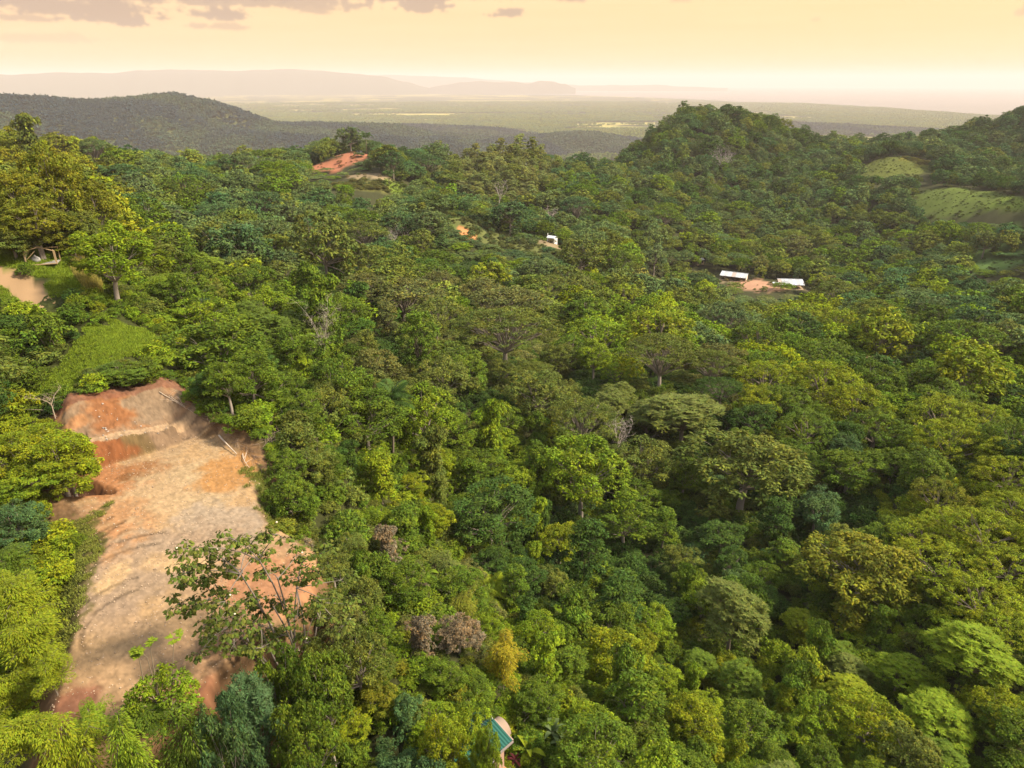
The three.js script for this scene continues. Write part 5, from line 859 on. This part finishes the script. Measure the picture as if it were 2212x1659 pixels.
function house(px, py, L, D, Hh, turn, label, roofMat = tin, wallMat = white) {
  const p = standAt(px, py), t = base('small_house', p[0], p[1], p[2], turn); tag(t, label, 'house');
  meshOf('wall', box(L, Hh + 1, D, 0, Hh / 2 - 0.5, 0), wallMat, t);
  const r = D * 0.5 + 0.4; meshOf('roof', corrugated(L + 0.8, r, 0, Hh + 0.95, 0, 0.34, 10), roofMat, t); meshOf('back_roof', corrugated(L + 0.8, r, 0, Hh + 0.95, 0, 0.34, 10, -1), roofMat, t);
  for (const x of [-L * 0.28, L * 0.24]) { const w = meshOf('window', box(L * 0.16, 0.9, 0.1, x, Hh * 0.55, D / 2 + 0.02), darkWin, t); meshOf('sill', box(L * 0.19, 0.08, 0.16, x, Hh * 0.55 - 0.52, D / 2 + 0.06), white, w); }
  meshOf('door', box(0.9, 2, 0.08, 0, 1, D / 2 + 0.03), timber, t);
  return t;
}
{ const t = house(1193, 524, 3.6, 3.2, 2.2, -0.6, 'small white house with a tall post, right of the planted slope'); meshOf('post', box(0.25, 4, 0.25, -2.6, 2, 0), white, t); }
house(2090, 368, 8, 5, 2.6, 0.2, 'white-roofed house at the upper edge of the sloping pasture');
house(1508, 570, 5, 4, 2.4, 0.5, 'tiny pale-roofed hut among trees left of the long open shed', std({ color: rgb(0.55, 0.55, 0.62) }), timber);
house(1762, 360, 8, 5, 2.6, 0.1, 'brown-walled house with pinkish roof on the right flank of the pointed hill', std({ color: rgb(0.5, 0.34, 0.28) }), timber);
house(850, 306, 9, 5, 3.2, -0.2, 'long white-roofed house on the wooded crest right of the palm');
{
  const farHouse = (px, py, L, turn, label) => { const p = standAt(px, py, 1000), t = base('far_house', p[0], p[1], p[2], turn); tag(t, label, 'house'); meshOf('wall', box(L, 8, L * 0.5, 0, 2, 0), white, t); meshOf('roof', corrugated(L + 1, L * 0.3, 0, 9, 0, 0.4, 10), tin, t); meshOf('back_roof', corrugated(L + 1, L * 0.3, 0, 9, 0, 0.4, 10, -1), tin, t); };
  farHouse(656, 309, 26, 0.1, 'white far building in the haze behind the crest, nearest the red bank'); farHouse(668, 313, 22, -0.2, 'low white annex just right of the far hazy building');
  farHouse(238, 273, 20, 0.2, 'pale far house at the foot of the blue ridge'); farHouse(207, 290, 16, -0.1, 'pale far house behind the wooded ridge, lower than its neighbour');
}
{ // the house under the trees at the bottom: eaves and slope laid out along its own axes
  const E1 = atY(1105, 1601, 255.6), E2 = atY(1079, 1624, 255.6), ex = E1[0] - E2[0], ez = E1[2] - E2[2], turn = Math.atan2(-ez, ex);
  const t = base('green_roof_house', E1[0], 255.6, E1[2], turn); tag(t, 'house with ribbed green tin roof half hidden by trees', 'house');
  // the eave runs from its far corner along -x, the roof rises towards -z
  const green = std({ color: rgb(0.024, 0.095, 0.075), roughness: 0.5, metalness: 0.1 }), L = 4.4, run = 1.9, fall = 0.3;
  const mb = new MB(), n = 18 * 4; for (let i = 0; i <= n; i++) { const u = 0.1 - i / n * L, b = (i % 4 === 1 || i % 4 === 2) ? 0.05 : 0; mb.v(u, b, 0); mb.v(u, b + fall * run, -run); mb.v(u, b + 0.02, -run * 2.0); } for (let i = 0; i < n; i++) { const a = i * 3; mb.quad(a, a + 3, a + 4, a + 1); mb.quad(a + 1, a + 4, a + 5, a + 2); }
  meshOf('roof', stripColor(mb.geo(false)), green, t);
  meshOf('gutter', box(L, 0.12, 0.12, 0.1 - L / 2, -0.08, 0.06), std({ color: rgb(0.2, 0.17, 0.15) }), t); meshOf('barge_board', box(0.08, 0.16, run * 1.05, 0.15, fall * run / 2 - 0.06, -run / 2, Math.atan(fall)), std({ color: rgb(0.3, 0.22, 0.18) }), t);
  meshOf('wall', box(0.14, 2.6, run * 2 - 0.8, -0.45, -1.5, -run), plaster, t); meshOf('wall', box(1.2, 2.6, 0.14, -1.12, -1.5, -0.4), plaster, t); meshOf('wall', box(1.4, 2.6, 0.14, -3.6, -1.5, -0.4), std({ color: rgb(0.1, 0.12, 0.14) }), t);
  meshOf('post', box(0.14, 2.6, 0.14, -1.85, -1.5, -0.1), white, t); meshOf('door', box(1.3, 2.3, 0.08, -2.5, -1.6, -0.4), std({ color: rgb(0.06, 0.09, 0.11) }), t);
  meshOf('vent_pipe', new THREE.CylinderGeometry(0.04, 0.04, 0.7, 8).translate(-0.9, 1.0, -1.5), white, t); meshOf('vent_pipe', new THREE.CylinderGeometry(0.03, 0.03, 0.6, 8).rotateZ(0.3).translate(-0.05, 0.9, -2.0), white, t);
  const arch = new MB(); for (let i = 0; i <= 12; i++) { const a = i / 12 * Math.PI, c = Math.cos(a), s = Math.sin(a); arch.v(0.75, s * 0.9 - 0.5, -1.6 + c * 0.85); arch.v(-0.3, s * 0.9 - 0.5, -1.6 + c * 0.85); } for (let i = 0; i < 12; i++) arch.quad(i * 2, i * 2 + 1, i * 2 + 3, i * 2 + 2); meshOf('arched_canopy', stripColor(arch.geo()), std({ color: rgb(0.26, 0.19, 0.14), side: THREE.DoubleSide }), t);
  const pt = atY(1082, 1650, 252.9), pa = base('patio', pt[0], 252.85, pt[2], turn); tag(pa, 'terracotta paved patio corner below the house', 'patio'); meshOf('paving', box(3, 0.3, 3, -1.5, 0, 1.5), std({ color: rgb(0.36, 0.2, 0.1) }), pa); meshOf('edging', box(3.2, 0.2, 0.14, -1.5, 0.1, -0.07), std({ color: rgb(0.45, 0.34, 0.24) }), pa);
}
renderer.render(scene, camera);
